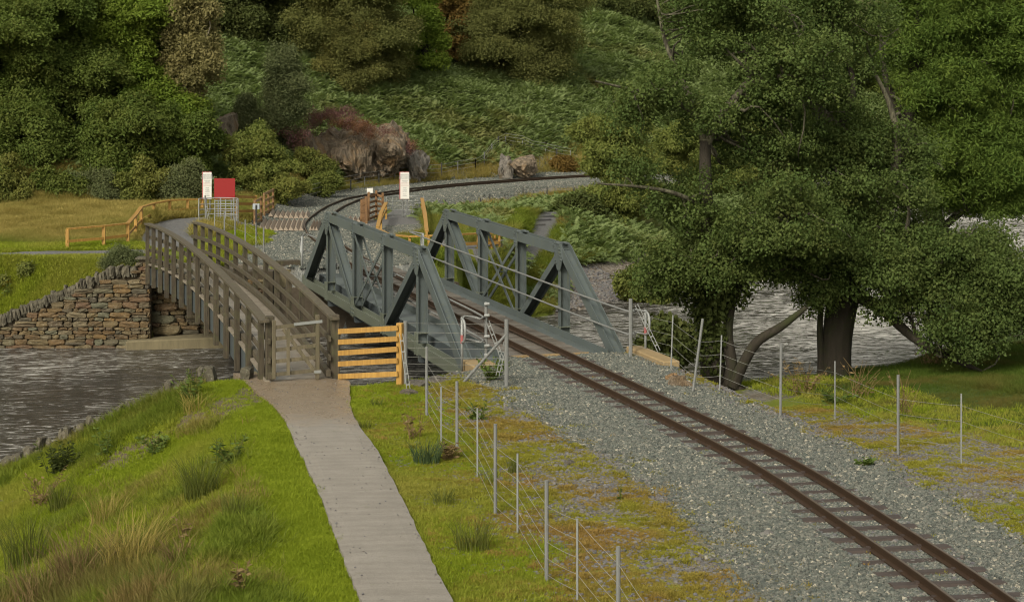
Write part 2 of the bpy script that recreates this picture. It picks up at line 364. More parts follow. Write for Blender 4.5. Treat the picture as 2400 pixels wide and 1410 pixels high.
def H(X, Y):
    X = np.asarray(X, float); Y = np.asarray(Y, float)
    shp = X.shape; X = X.ravel(); Y = Y.ravel()
    ins = inside(X, Y, river); d = seg_dist(X, Y, river, True)
    dn = seg_dist(X, Y, near_bank); df = seg_dist(X, Y, far_bank); near = dn < df
    dt = seg_dist(X, Y, TRK_S)
    n1 = fbm(X, Y, 1.3, 3); n2 = fbm(X, Y, 5, 9)
    plat = -.075 + (n1 - .5) * .06
    plat = np.where(dt < 2.3, -.125 + (n1 - .5) * .03, plat); plat = np.where(dt < .62, -.135, plat)
    plat = plat + np.clip(17 - Y, 0, 40) * .27
    # near bank, left of the path
    over = np.maximum(0, path_left(Y) - .35 - X)
    zl = -.06 - .43 * np.maximum(0, over - .35) - .10 * np.minimum(over, .35) + (n1 - .5) * .16 * np.clip(over, 0, 1) + np.clip(17 - Y, 0, 40) * .27
    zl = np.maximum(zl, -1.9)
    # near bank, right and middle
    zr = -1.95 + .55 * np.minimum(d, .8) + .115 * np.maximum(d - .8, 0) + (n2 - .5) * .25
    zm = -1.7 + 1.5 * d
    wmid = smooth(3.4, 2.2, X)
    zr = zr * (1 - wmid) + zm * wmid
    emb = -.12 - np.maximum(0, dt - (1.9 - 1.1 * smooth(35.8, 37.0, Y) * (X < .6))) * (.75 + .5 * smooth(35.8, 37.0, Y))
    znear = np.where(X < -3.6, zl, np.minimum(plat, np.maximum(zr, emb)))
    # far bank
    fl = .18 + (n1 - .5) * .1 + .004 * (Y - 54)
    zc = np.clip(-1.36 + (X + 13.57) / 2.77 * 1.2, -1.42, -.02)
    zcb = np.minimum(fl, zc + .95 * np.maximum(Y - 52.4, 0) + (n1 - .5) * .15)
    zfr = np.minimum(.1 + (n2 - .5) * .3, -1.95 + .10 * np.minimum(d, 1.8) + .42 * np.maximum(d - 1.8, 0))
    wl_ = smooth(-7.0, -9.6, X)
    fm = np.where(X < -1.5, -.02 + (n1 - .5) * .05, zfr)
    fm = np.where((X >= -1.5) & (X < 0.2), np.minimum(-.02, zfr * .0 - 1.9 + 1.2 * d), fm)
    zfar = fm * (1 - wl_) + zcb * wl_
    zfar = np.where(dt < 1.5, -.125 + (n1 - .5) * .03, zfar)
    zfar = np.where((dt >= 1.5) & (dt < 3.2), zfar * (dt - 1.5) / 1.7 + (-.125) * (3.2 - dt) / 1.7, zfar)
    hd = -seg_dist(X, Y, foot, signed=True)
    hill = np.where(hd > 0, hd * .40 + np.minimum(hd, 3) * .12 + (n2 - .5) * np.clip(hd * .25, 0, 1.6) + (fbm(X, Y, 14, 31) - .5) * np.clip(hd * .3, 0, 4), 0)
    dts = seg_dist(X, Y, TRK_S, signed=True); zfar = zfar - np.where((dts > 0) & (Y > 70) & (X > -5), .75, 0) * smooth(2.0, 5.0, dts) * smooth(70, 78, Y)
    zfar = zfar + hill
    z = np.where(near, znear, zfar)
    bed = WATER - .12 - .35 * np.minimum(d, 1.5)
    z = np.where(ins, bed, z)
    return z.reshape(shp)

def H1(x, y): return float(H(np.array([x]), np.array([y]))[0])

def G(px, py):
    "ground point seen at a pixel (marches along the ray)"
    Y = np.arange(15, 190, .1); X = (px - 1200) * Y / F; zr = CAMZ - (py - YH) * Y / F
    k = np.argmax(H(X, Y) >= zr); return Vector((X[k], Y[k], zr[k]))

# ground masks: g = how grassy, s = how bright/short the grass, k = slate grey (1) or soil brown (0), b = beach
SOIL = [(U(p[0], p[1], p[2]), p[3], p[4]) for p in ((598, 952, -.3, .42, 1.1), (545, 1035, -.7, .5, 1.0), (340, 1130, -1.3, .6, .9), (282, 1158, -1.5, .5, .8), (450, 1075, -1.0, .4, .8))]
def soil(X, Y):
    r = np.zeros_like(X)
    for c, a, b in SOIL: r = np.maximum(r, smooth(1.35, .6, np.hypot((X - c.x) / a, (Y - c.y) / b) + (fbm(X, Y, .3, 19) - .5) * .9))
    return r
def masks(X, Y):
    near = seg_dist(X, Y, near_bank) < seg_dist(X, Y, far_bank)
    dt = seg_dist(X, Y, TRK_S, signed=True); ad = np.abs(dt)
    n = fbm(X, Y, 1.1, 41, 4); n2 = fbm(X, Y, 3.0, 57, 3)
    pr = path_right(Y); strip = smooth(2.0, .7, X - pr + (n - .5) * 1.4)
    g_mid = np.clip(.62 + (n - .5) * 1.9 - .28 * smooth(3.2, 2.1, ad), 0, 1)
    g_right = np.clip(.30 + (n2 - .5) * 2.8 + (n - .5) * 1.4 + .12 + .35 * smooth(3.6, 5.6, dt), 0, 1)
    g = np.where(dt < 0, np.maximum(strip, g_mid), g_right)
    g = np.where(dt > 5.9 + (n - .5), 1, g)
    g = np.where(X < path_left(Y), 1 - soil(X, Y), g)
    bal = smooth(2.15, 1.65, ad + (n - .5) * .9); bal = np.where((dt > 0), smooth(1.7, 1.1, dt + (n - .5) * .8), bal)
    g = np.where(near, g * (1 - bal), g)
    db = seg_dist(X, Y, far_bank)
    gf = np.ones_like(X); gf = np.where(ad < np.where(Y > 74, np.where(dt > 0, 3.6, 2.3), 2.0), 0, gf)
    gf = np.where((Y < 66) & (X > -8.0) & (X < -3), np.clip((n - .45) * 2, 0, .5), gf)
    beach = (~near) & (X > 1.3) & (db < 3.4)
    gf = np.where(beach, 0, gf)
    g = np.where(near, g, gf)
    return g, bal, near, dt, beach

# ------------------------------------------------------------------ ground sheet
def axis(parts):
    o = []
    for a, b, s in parts: o += list(np.arange(a, b, s))
    return np.array(o + [parts[-1][1]])
gx = axis([(-400, -60, 20), (-60, -24, 2.0), (-24, -16, .5), (-16, 12, .2), (12, 28, .5), (28, 70, 2.0), (70, 400, 20)])
gy = axis([(-80, 14, 4.0), (14, 62, .2), (62, 100, .4), (100, 150, 1.0), (150, 420, 15)])
GX, GY = np.meshgrid(gx, gy); GZ = H(GX, GY)
nx, ny = len(gx), len(gy)
me = bpy.data.meshes.new('ground'); V = np.stack([GX.ravel(), GY.ravel(), GZ.ravel()], 1)
ii = np.arange(nx * ny).reshape(ny, nx)
Q = np.stack([ii[:-1, :-1].ravel(), ii[:-1, 1:].ravel(), ii[1:, 1:].ravel(), ii[1:, :-1].ravel()], 1)
me.vertices.add(len(V)); me.vertices.foreach_set('co', V.ravel())
me.loops.add(Q.size); me.loops.foreach_set('vertex_index', Q.ravel())
me.polygons.add(len(Q)); me.polygons.foreach_set('loop_start', np.arange(len(Q)) * 4); me.polygons.foreach_set('loop_total', np.full(len(Q), 4))
me.polygons.foreach_set('use_smooth', np.ones(len(Q), bool)); me.update(calc_edges=True)
mg, mbal, mnear, mdt, mbeach = masks(GX.ravel(), GY.ravel())
hd_ = -seg_dist(GX.ravel(), GY.ravel(), foot, signed=True)
wood_ = smooth(-1, 3, hd_)                                    # under trees and bracken: leaf litter
shaded_bank = (mnear & (GX.ravel() > 3) & (mdt > 6.2)).astype(float)  # right bank, where tree shade is painted into the ground
for nm, arr in (('grassy', mg), ('ballast', mbal), ('litter', wood_), ('beach', mbeach.astype(float)), ('bank_shade', shaded_bank), ('soil', mnear * soil(GX.ravel(), GY.ravel())), ('mossy', (mnear & (mdt < 0) & (GX.ravel() > path_right(GY.ravel()))).astype(float) * mg)):
    a = me.attributes.new(nm, 'FLOAT', 'POINT'); a.data.foreach_set('value', arr.astype(np.float32))
t = NT('ground'); p = t.pos()
grav = t.ramp(t.voronoi(p, 22, 'Color'), [(.1, (.085, .083, .08)), (.5, (.135, .13, .12)), (.9, (.2, .185, .15))])
soil_c = t.mix(t.noise(p, 3, 6, .7), (.06, .045, .03), (.125, .1, .07))
base = t.mix(t.ramp(t.noise(p, .9, 5, .65), [(.45, 0.0), (.62, .75)]), grav, soil_c)
grass = t.mix(t.noise(p, 2.5, 6, .75), (.06, .09, .01), (.15, .165, .022))
grass = t.mix(t.ramp(t.noise(p, .8, 5, .7), [(.5, 0.0), (.7, .7)]), grass, (.12, .10, .03))
grass = t.mix(t.attr('bank_shade'), grass, t.mix(t.noise(p, 2.0, 6, .7), (.022, .042, .008), (.06, .09, .015)))  # darker green stands in for the shade of the riverside trees
gm = t.math('ADD', t.attr('grassy'), t.math('MULTIPLY', t.math('SUBTRACT', t.noise(p, 5, 6, .75), .5), 1.1))
c = t.mix(t.ramp(gm, [(.42, 0.0), (.58, 1.0)]), base, grass)
c = t.mix(t.attr('soil'), c, soil_c)
c = t.mix(t.attr('mossy'), c, t.mix(t.noise(p, 4, 6, .75), c, (.21, .18, .04)))
c = t.mix(t.attr('ballast'), c, t.ramp(t.voronoi(p, 26, 'Color'), [(.1, (.08, .085, .085)), (.5, (.13, .14, .135)), (.9, (.2, .2, .19))]))
c = t.mix(t.attr('litter'), c, t.mix(t.noise(p, 2, 6, .7), (.03, .036, .012), (.085, .085, .03)))
c = t.mix(t.attr('beach'), c, t.ramp(t.voronoi(p, 14, 'Color'), [(.1, (.09, .075, .06)), (.5, (.14, .12, .1)), (.9, (.24, .215, .19))]))
t.pbr(c, .9, t.bump(t.voronoi(p, 24, 'Distance'), .6, .03), 0, .2); me.materials.append(t.m)
tag(link('ground', me), 'valley ground with grassy banks, slate chippings and wooded hillside', kind='structure')

# ------------------------------------------------------------------ river
t = NT('river_water'); p = t.pos()
q = t.mapping(p, (1.0, 1.0, 1), (0, 0, math.radians(-12))); q2 = t.mapping(q, (.55, 1.9, 1))
w1 = t.noise(q2, 1.0, 3, .55, 1.6); w2 = t.noise(q2, 2.8, 4, .6, 1.4); w3 = t.noise(q2, 7, 4, .65, 1.2)
hgt = t.math('ADD', t.math('MULTIPLY', w1, .55), t.math('ADD', t.math('MULTIPLY', w2, .33), t.math('MULTIPLY', w3, .16)))
xs = t.n('ShaderNodeSeparateXYZ'); t.set(xs.inputs[0], p)
rap = t.ramp(t.math('MULTIPLY_ADD', xs.outputs[0], 1 / 14.0, .1), [(0.0, 0.0), (1.0, 1.0)])         # rougher upstream
fo = t.math('ADD', t.noise(q2, 3.0, 6, .72, 1.5), t.math('MULTIPLY', t.noise(p, .28, 3, .5), .22))
foam_glint = t.math('MULTIPLY', t.ramp(t.math('MULTIPLY_ADD', rap, .06, fo), [(.62, 0.0), (.80, 1.0)]), t.math('MULTIPLY_ADD', rap, .35, .55))  # broken water, plus bright sky glints on the ripples painted as white
b = t.n('ShaderNodeBsdfPrincipled'); t.set(b.inputs['Base Color'], (.024, .021, .017)); b.inputs['Roughness'].default_value = .12; b.inputs['IOR'].default_value = 1.333
b.inputs['Specular IOR Level'].default_value = .5
bn = t.n('ShaderNodeBump'); t.set(bn.inputs['Height'], hgt); bn.inputs['Strength'].default_value = 1.0; bn.inputs['Distance'].default_value = .62
t.t.links.new(bn.outputs[0], b.inputs['Normal'])
fd = t.n('ShaderNodeBsdfDiffuse'); t.set(fd.inputs[0], (.62, .61, .58)); ms = t.n('ShaderNodeMixShader')
t.set(ms.inputs[0], foam_glint); t.t.links.new(b.outputs[0], ms.inputs[1]); t.t.links.new(fd.outputs[0], ms.inputs[2]); t.t.links.new(ms.outputs[0], t.out.inputs[0])
wx = axis([(-62, -18, 4), (-18, 30, .5), (30, 80, 4)]); wy = axis([(10, 34, 4), (34, 100, .5), (100, 150, 4)])
WX, WY = np.meshgrid(wx, wy); WZ = WATER + (fbm(WX * .6, WY * 1.5, 2.2, 77) - .5) * .12 * np.clip((WX + 16) / 14, .3, 1.6)
mb = MB(); n_ = len(wx)
mb.v = list(zip(WX.ravel(), WY.ravel(), WZ.ravel())); mb.f = [(j * n_ + i, j * n_ + i + 1, (j + 1) * n_ + i + 1, (j + 1) * n_ + i) for j in range(len(wy) - 1) for i in range(n_ - 1)]
tag(mb.build('river_water', t.m, smooth=True), 'peaty brown river with broken white ripples', kind='structure')

# ------------------------------------------------------------------ paths
def gp(px, py, dz=0): p = G(px, py); return Vector((p.x, p.y, p.z + dz))
def ribbon(left, right, z, thick, n, name, mat, label, sub=6):
    L = spline([(x, y) for x, y in left], n); R = spline([(x, y) for x, y in right], n); mb = MB(); vs = []; fs = []
    for i in range(n):
        for k in range(sub + 1):
            f = k / sub; x = L[i, 0] * (1 - f) + R[i, 0] * f; y = L[i, 1] * (1 - f) + R[i, 1] * f
            e = (vnoise(np.array([x]), np.array([y]), .25, 5)[0] - .5) * .035 if k in (0, sub) else 0
            vs.append((x + e, y, (z(x, y) if callable(z) else z) + (vnoise(np.array([x]), np.array([y]), .7, 8)[0] - .5) * .008 - (.012 if k in (0, sub) else 0)))
    m = sub + 1
    fs = [(i * m + k, i * m + k + 1, (i + 1) * m + k + 1, (i + 1) * m + k) for i in range(n - 1) for k in range(sub)]
    nb = len(vs)
    for i in range(n):
        for k in (0, sub): x, y, zz = vs[i * m + k]; vs.append((x, y, zz - thick))
    for i in range(n - 1):
        fs.append((i * m, (i + 1) * m, nb + (i + 1) * 2, nb + i * 2)); fs.append((i * m + sub, nb + i * 2 + 1, nb + (i + 1) * 2 + 1, (i + 1) * m + sub))
    fs.append((0, nb, nb + 1, sub)) if False else None
    mb.add(vs, fs); return tag(mb.build(name, mat), label, kind='structure')

t = NT('ribbed_concrete'); p = t.pos(); pm = t.mapping(p, (1, 1, 1), (0, 0, math.radians(-4)))
rib = t.math('ADD', t.math('MULTIPLY', t.wave(t.mapping(pm, (.25, 1.1, 1)), 1.0, 12.0, 5, 'Y'), .16), t.math('MULTIPLY', t.noise(t.mapping(pm, (2.2, 12, 1)), 1.8, 6, .8), 1.05)); n1 = t.noise(p, 2.2, 6, .65); n2 = t.noise(p, 46, 3, .6)
c = t.mix(n1, (.155, .142, .127), (.262, .243, .22)); c = t.mix(t.ramp(rib, [(.35, .38), (.75, 0.0)]), c, (.085, .07, .055)); c = t.mix(t.ramp(n2, [(.55, 0.0), (.70, .65)]), c, (.085, .075, .065)); c = t.mix(t.ramp(t.noise(p, 90, 2, .5), [(.66, 0.0), (.72, .7)]), c, (.42, .38, .33))
sx = t.n('ShaderNodeSeparateXYZ'); t.set(sx.inputs[0], p)
wet = t.ramp(t.math('ADD', t.math('MULTIPLY_ADD', sx.outputs[1], .28, -8.55), t.math('MULTIPLY', n1, .9)), [(.42, 0.0), (.75, 1.0)])
c = t.mix(wet, c, t.mix(n1, (.115, .085, .055), (.23, .185, .14))); c = t.mix(t.ramp(t.noise(p, 5, 5, .7), [(.62, 0.0), (.7, .35)]), c, (.09, .1, .03))
M['path'] = t.pbr(c, t.mix(wet, .8, t.ramp(n1, [(.4, .5), (.6, .16)])), t.bump(t.math('ADD', t.math('MULTIPLY', rib, .8), t.math('MULTIPLY', n2, .5)), .6, .012))
ribbon(PL, PR, 0.0, .2, 110, 'footpath', M['path'], 'ribbed concrete footpath leading up to the footbridge')
t = NT('gravel_path'); p = t.pos()
M['gravel'] = t.pbr(t.mix(t.noise(p, 1.2, 4), t.ramp(t.voronoi(p, 30, 'Color'), [(.1, (.06, .062, .068)), (.9, (.14, .14, .14))]), (.10, .098, .098)), .8, t.bump(t.voronoi(p, 30, 'Distance'), .6, .02))
# gravel path from the far end of the footbridge to the crossing, and round to the field track
gz = lambda x, y: max(H1(x, y), -.3) + .03
def px_path(l, r, z=.2): return [tuple(U(*a, z)[:2]) for a in l], [tuple(U(*a, z)[:2]) for a in r]
l, r = px_path([(352, 588), (325, 560), (345, 530), (400, 515), (470, 512), (600, 512), (740, 510)], [(455, 580), (452, 556), (455, 537), (480, 528), (540, 520), (610, 519), (740, 516)])
GPOLY = [l + r[::-1]]
ribbon(l, r, lambda x, y: H1(x, y) + .03, .1, 40, 'gravel_path', M['gravel'], 'dark gravel path from footbridge to the foot crossing')
l, r = px_path([(-60, 593), (100, 590), (220, 586), (350, 583)], [(-60, 599), (100, 596), (230, 592), (350, 594)])
GPOLY.append(l + r[::-1])
ribbon(l, r, lambda x, y: H1(x, y) + .03, .1, 30, 'field_track', M['gravel'], 'narrow track along the top of the far bank')
l, r = px_path([(840, 511), (890, 508), (940, 478), (985, 480)], [(850, 540), (900, 548), (960, 556), (1005, 548)], 0)
GPOLY.append(l + r[::-1])
ribbon(l, r, lambda x, y: H1(x, y) + .03, .1, 20, 'gravel_yard', M['gravel'], 'grey gravel patch inside the right hand kissing gate fence')
l, r = px_path([(1000, 552), (1100, 563), (1180, 556), (1240, 518), (1272, 492)], [(1000, 585), (1110, 582), (1205, 566), (1285, 525), (1328, 492)], .05)
GPOLY.append(l + r[::-1])
def on_gravel(X, Y): return np.any([inside(X, Y, q) for q in GPOLY], axis=0)
ribbon(l, r, lambda x, y: H1(x, y) + .03, .1, 30, 'riverside_path', M['gravel'], 'grey riverside path climbing away beyond the truss bridge')
t = thing('path_steps', 'flat slate steps set across the riverside path', 'steps', U(1250, 515, .1))
for (x0, x1, yy) in ((1222, 1268, 527), (1236, 1282, 516), (1252, 1300, 507), (1270, 1318, 499)):
    a = gp(x0, yy); b_ = gp(x1, yy - 2); mb = MB(); mb.bar(a + Vector((0, 0, -.02)), b_ + Vector((0, 0, -.02)), .4, .12); mb.build('step', M['slate'], t, bevel=.02)

# ------------------------------------------------------------------ railway track
track = thing('railway_track', 'narrow gauge single line with rusty rails curving away over the truss bridge', 'railway track', tuple(TRK[60]))
def railprof(w, h, z0): return [(-w / 2, z0), (w / 2, z0), (w / 2, z0 + h), (-w / 2, z0 + h)]
for R in (RAIL_L, RAIL_R):
    mb = MB(); pts = [tuple(p) for p in R]
    mb.sweep(pts, [(-.055, -.115), (.055, -.115), (.055, -.105), (.008, -.09), (.008, -.035), (.022, -.03), (.022, -.004), (-.022, -.004), (-.022, -.03), (-.008, -.035), (-.008, -.09), (-.055, -.105)])
    o = mb.build('rail', M['rail'], track)
    mb = MB(); mb.sweep(pts, railprof(.030, .004, -.004)); mb.build('running_surface', M['railhead'], o)
cum = np.concatenate([[0], np.cumsum(np.linalg.norm(np.diff(TRK, axis=0), axis=1))])
def track_at(s):
    p = np.array([np.interp(s, cum, TRK[:, k]) for k in range(3)]); q = np.array([np.interp(s + .05, cum, TRK[:, k]) for k in range(3)])
    d = q - p; return Vector(p), math.atan2(d[1], d[0])
mb = MB(); mb.hexa([(-.68, -.10, -.06), (.68, -.10, -.06), (.68, .10, -.06), (-.68, .10, -.06), (-.66, -.075, 0), (.66, -.075, 0), (.66, .075, 0), (-.66, .075, 0)])
mb.box((0, 0, -.005), (.3, 0, 0), (0, .05, 0), (0, 0, .008))
for s_ in (-.36, -.28, .28, .36): mb.box((s_, 0, .012), (.022, 0, 0), (0, .03, 0), (0, 0, .014))
sl_me = mb.mesh('sleeper', M['sleeper'])
TS_D = Vector((math.sin(.293), -math.cos(.293), 0)); TS_N = Vector((math.cos(.293), math.sin(.293), 0)); TS_O = Vector((-4.824, 51.056, 0)); TW, TL = 3.19, 3.225
S_FAR, S_NEAR = -3.15, 3 * TL + 3.75
def onbridge(p, m=0): s = (p - TS_O).dot(TS_D); return S_FAR - m < s < S_NEAR + m
s_ = 0.2
while s_ < cum[-1] - 12:
    p, a = track_at(s_)
    if not onbridge(p, .1):
        o = link('sleeper', sl_me, None, p + Vector((0, 0, -.112 + random.uniform(-.014, .014))), (random.uniform(-.05, .05), random.uniform(-.012, .012), a - math.pi / 2 + random.uniform(-.02, .02)))
        o.parent = track; o.matrix_parent_inverse = track.matrix_basis.inverted()
    s_ += .52

# ------------------------------------------------------------------ truss bridge
bridge = thing('railway_bridge', 'grey painted steel truss railway bridge over the river', 'bridge', TS_O + TS_D * 4.8 + TS_N * TW / 2)
def TP(s, t_, z): p = TS_O + TS_D * s + TS_N * t_; return Vector((p.x, p.y, z))
ZT, ZB, DC, WD = 1.644, -.587, .215, .235
def hmember(name, a, b_, t0, mat, dep=DC, wd=WD, parent=bridge, webz=0.0):
    "H section between (s, z) points; flanges stand in the truss plane"
    d = Vector((b_[0] - a[0], b_[1] - a[1])); mb = MB()
    for tt in (t0 + .009, t0 + wd - .009): mb.bar(TP(a[0], tt, a[1]), TP(b_[0], tt, b_[1]), .018, dep, TS_N)
    perp = Vector((-d.y, d.x)).normalized() * webz
    mb.bar(TP(a[0] + perp.x, t0 + wd / 2, a[1] + perp.y), TP(b_[0] + perp.x, t0 + wd / 2, b_[1] + perp.y), wd - .036, .016, TS_N)
    return mb.build(name, mat, parent)
def bolts(s, z, t_, pts, sign, name, parent):
    mb = MB()
    for ds, dz in pts: mb.tube([TP(s + ds, t_, z + dz), TP(s + ds, t_ - .022, z + dz)], .02, 6)
    o = mb.build(name, M['steel'], parent); o['kind'] = 'stuff'; return o
def plate(name, pts, t_, th, mat, parent=bridge):
    n = len(pts); mb = MB(); vs = [TP(s, t_, z) for s, z in pts] + [TP(s, t_ - th, z) for s, z in pts]
    mb.add(vs, [tuple(range(n)), tuple(range(2 * n - 1, n - 1, -1))] + [(i, (i + 1) % n, n + (i + 1) % n, n + i) for i in range(n)])
    return mb.build(name, mat, parent)
NS = [S_FAR, 0, TL, 2 * TL, 3 * TL, S_NEAR]
zc = ZT - DC / 2; zl = ZB + DC / 2
for side, T0 in enumerate((0.0, TW)):
    hmember('top_chord', (NS[1] - .12, zc), (NS[4] + .1, zc), T0, M['steel'])
    hmember('bottom_chord', (NS[0] - .1, zl), (NS[5] + .1, zl), T0, M['steel_mossy'])
    for a, b_ in (((NS[0] + .05, zl + .08), (NS[1] - .05, zc)), ((NS[5] - .05, zl + .08), (NS[4] + .05, zc))):
        hmember('end_post', a, b_, T0 + .001, M['steel'], .24, WD - .002)
    hmember('diagonal', (NS[1] + .07, zc - .1), (NS[2] - .12, zl + .1), T0 + .003, M['steel'], .17, WD - .006)
    hmember('diagonal', (NS[4] - .07, zc - .1), (NS[3] + .12, zl + .1), T0 + .003, M['steel'], .17, WD - .006)
    for i in (1, 2, 3, 4):
        hmember('vertical', (NS[i], zl + DC / 2), (NS[i], zc - DC / 2), T0 + .005, M['steel'], .165 if i in (2, 3) else .15, WD - .01)
        # batten and stiffeners where a vertical meets the bottom chord
        mb = MB()
        for q in (-.1, .1): mb.box(TP(NS[i] + q, T0 - .012, zl + .1), TS_D * .008, TS_N * .02, Vector((0, 0, .24)))
        mb.box(TP(NS[i], T0 + WD / 2, zl + .33), TS_D * .1, TS_N * WD / 2, Vector((0, 0, .008))); mb.build('stiffener', M['steel_mossy'], bridge)
    for tt in (.02, WD - .02):                                            # crossed ties of the middle panel
        mb = MB(); mb.bar(TP(NS[2] + .1, T0 + tt, zc - .16), TP(NS[3] - .1, T0 + tt, zl + .16), .018, .09, TS_N); mb.build('tie', M['steel'], bridge)
        mb = MB(); mb.bar(TP(NS[3] - .1, T0 + tt + .013, zc - .16), TP(NS[2] + .1, T0 + tt + .019, zl + .16), .018, .09, TS_N); mb.build('tie', M['steel'], bridge)
    mb = MB(); mb.bar(TP((NS[2] + NS[3]) / 2, T0 + .02, (zc + zl) / 2), TP((NS[2] + NS[3]) / 2, T0 + WD - .02, (zc + zl) / 2), .1, .02); mb.build('tie_spacer', M['steel'], bridge)
    for i, sg in ((1, -1), (4, 1)):                                       # hip gussets with bolts
        s0 = NS[i]; ps = [(s0 - sg * .30, ZT - .03), (s0 + sg * .16, ZT - .03), (s0 + sg * .27, ZT - .30), (s0 + sg * .10, ZT - .56), (s0 - sg * .10, ZT - .56), (s0 - sg * .30, ZT - .32)]
        for tt in (T0 - .001, T0 + WD + .015):
            g = plate('gusset_plate', ps, tt, .014, M['steel'])
            bolts(s0, ZT, tt - .013, [(sg * (.10 + .05 * k) * 1 - (0 if r_ else sg * .09), -.10 - .075 * k) for k in range(4) for r_ in (0, 1)] + [(-sg * .2, -.36), (-sg * .13, -.42), (-sg * .22, -.1), (-sg * .22, -.17)], 1, 'bolt', g)
    for i in (1, 2, 3, 4):                                                # splice plates and cleats on the top chord
        so = NS[i] + (-.24 if i == 4 else 0)
        mb = MB(); mb.box(TP(so + .03, T0 - .008, zc), TS_D * .012, TS_N * .012, Vector((0, 0, .15)))
        for zz in (.06, -.075): mb.box(TP(so - .09, T0 - .014, zc + zz), TS_D * .11, TS_N * .014, Vector((0, 0, .018)))
        for tt in (.03, WD - .03): mb.box(TP(so + .05, T0 + tt, ZT + .012), TS_D * .17, TS_N * .05, Vector((0, 0, .014)))
        mb.build('splice_cleat', M['steel'], bridge)
        if i in (2, 3):
            g = plate('gusset_plate', [(NS[i] - .14, ZT - .2), (NS[i] + .14, ZT - .2), (NS[i] + .12, ZT - .36), (NS[i] - .12, ZT - .36)], T0 - .002, .012, M['steel'])
            bolts(NS[i], ZT, T0 - .013, [(x, z_) for x in (-.07, .07) for z_ in (-.25, -.31)], 1, 'bolt', g)
    for i in (2, 3):
        sg = 1 if i == 3 else -1
        g = plate('gusset_plate', [(NS[i] - .22, ZB + .0), (NS[i] + .22, ZB + .0), (NS[i] + .22, ZB + .28), (NS[i] + .02, ZB + .42), (NS[i] - .22, ZB + .28)], T0 - .003, .014, M['steel_mossy'])
        bolts(NS[i], ZB, T0 - .016, [(x, z_) for x in (-.15, -.05, .05, .15) for z_ in (.06, .16)], 1, 'bolt', g)
    for se in (NS[0] - .02, NS[5] + .02):                                 # bearing ends
        mb = MB(); mb.box(TP(se, T0 + WD / 2, zl - .02), TS_D * .15, TS_N * (WD / 2 + .03), Vector((0, 0, .19))); mb.build('bearing_end', M['steel_mossy'], bridge)
    # walkway plate, girder web below it and upstand beside it
    ta, tb = (.42, .98) if side == 0 else (TW - .62, TW - .09)
    mb = MB(); mb.box(TP((NS[0] + NS[5]) / 2, (ta + tb) / 2, -.30), TS_D * (NS[5] - NS[0]) / 2, TS_N * (tb - ta) / 2, Vector((0, 0, .012))); mb.build('walkway_plate', M['steel'], bridge)
    mb = MB(); mb.box(TP((NS[0] + NS[5]) / 2, ta + .02, -.60), TS_D * (NS[5] - NS[0]) / 2, TS_N * .012, Vector((0, 0, .285))); mb.build('girder_web', M['girder'], bridge)
    tu = tb - .012
    mb = MB(); mb.box(TP((NS[0] + NS[5]) / 2 - .1, tu, -.215), TS_D * ((NS[5] - NS[0]) / 2 - .2), TS_N * .008, Vector((0, 0, .072))); mb.build('upstand_plate', M['steel'], bridge)
# floor timbers
mb = MB(); mb.box((0, 0, 0), ((TW - 1.62) / 2, 0, 0), (0, .11, 0), (0, 0, .06)); fl_me = mb.mesh('floor_timber', M['transom'])
k = 0; s_ = S_FAR + .1
while s_ < S_NEAR + .05:
    p = TP(s_, .98 + (TW - 1.62) / 2, -.205 + random.uniform(-.008, .008))
    o = link('floor_timber', fl_me, None, p, (random.uniform(-.015, .015), 0, math.atan2(TS_N.y, TS_N.x) + random.uniform(-.008, .008))); o.parent = bridge; o.matrix_parent_inverse = bridge.matrix_basis.inverted()
    s_ += .245
mb = MB(); mb.bar(TP(S_NEAR + .14, .95, -.17), TP(S_NEAR + .14, TW - .62, -.17), .16, .12); mb.build('end_beam', M['wood_tan'], bridge)
# cross girders under the floor
for i in range(6):
    mb = MB(); mb.bar(TP(NS[i], .05, -.62), TP(NS[i], TW + .2, -.62), .2, .3); mb.build('cross_girder', M['girder'], bridge)
# tubular hand rails inside both trusses, with looped ends
for side, tt in ((0, WD + .05), (1, TW - .05)):
    for sgn, s_end in ((1, S_NEAR), (-1, S_FAR)):
        pass
    out = -.10 if side == 0 else .10
    for zz in (.74, .29):
        pts = [TP(S_FAR - .25, tt + out * 3, zz - .02), TP(S_FAR + .35, tt, zz), TP(S_NEAR - .55, tt, zz), TP(S_NEAR + .15, tt + out * 3, zz - .02), TP(S_NEAR + .55, tt + out * 4.5, zz - .03)]
        mb = MB(); mb.tube(spline(pts, 60), .020, 8); mb.build('hand_rail', M['post'], bridge, True)
        mb = MB()
        for i in range(1, 5): mb.box(TP(NS[i], tt + (.02 if side else -.02), zz - .01), TS_D * .03, TS_N * .04, Vector((0, 0, .03)))
        mb.build('rail_clip', M['post'], bridge)
    e = S_NEAR + .55
    for s0, sg in ((e, 1), (S_FAR - .25, -1)):
        o_ = out * (4.5 if sg > 0 else 3)
        pts = [TP(s0 - sg * .02, tt + o_, .71), TP(s0 + sg * .12, tt + o_, .66), TP(s0 + sg * .18, tt + o_, .5), TP(s0 + sg * .12, tt + o_, .31), TP(s0 - sg * .02, tt + o_, .26)]
        mb = MB(); mb.tube(spline(pts, 16), .024, 8); mb.tube([TP(s0 - sg * .05, tt + o_, .74), TP(s0 - sg * .05, tt + o_, -.3)], .026, 8); mb.build('rail_end_loop', M['galv'], bridge, True)
    if True:
        mb = MB(); mb.tube([TP(e - .05, tt + out * 4.5, .40), TP(e - .05, tt + out * 4.5, .24)], .03, 8); mb.build('red_band', M['inkred'], bridge)

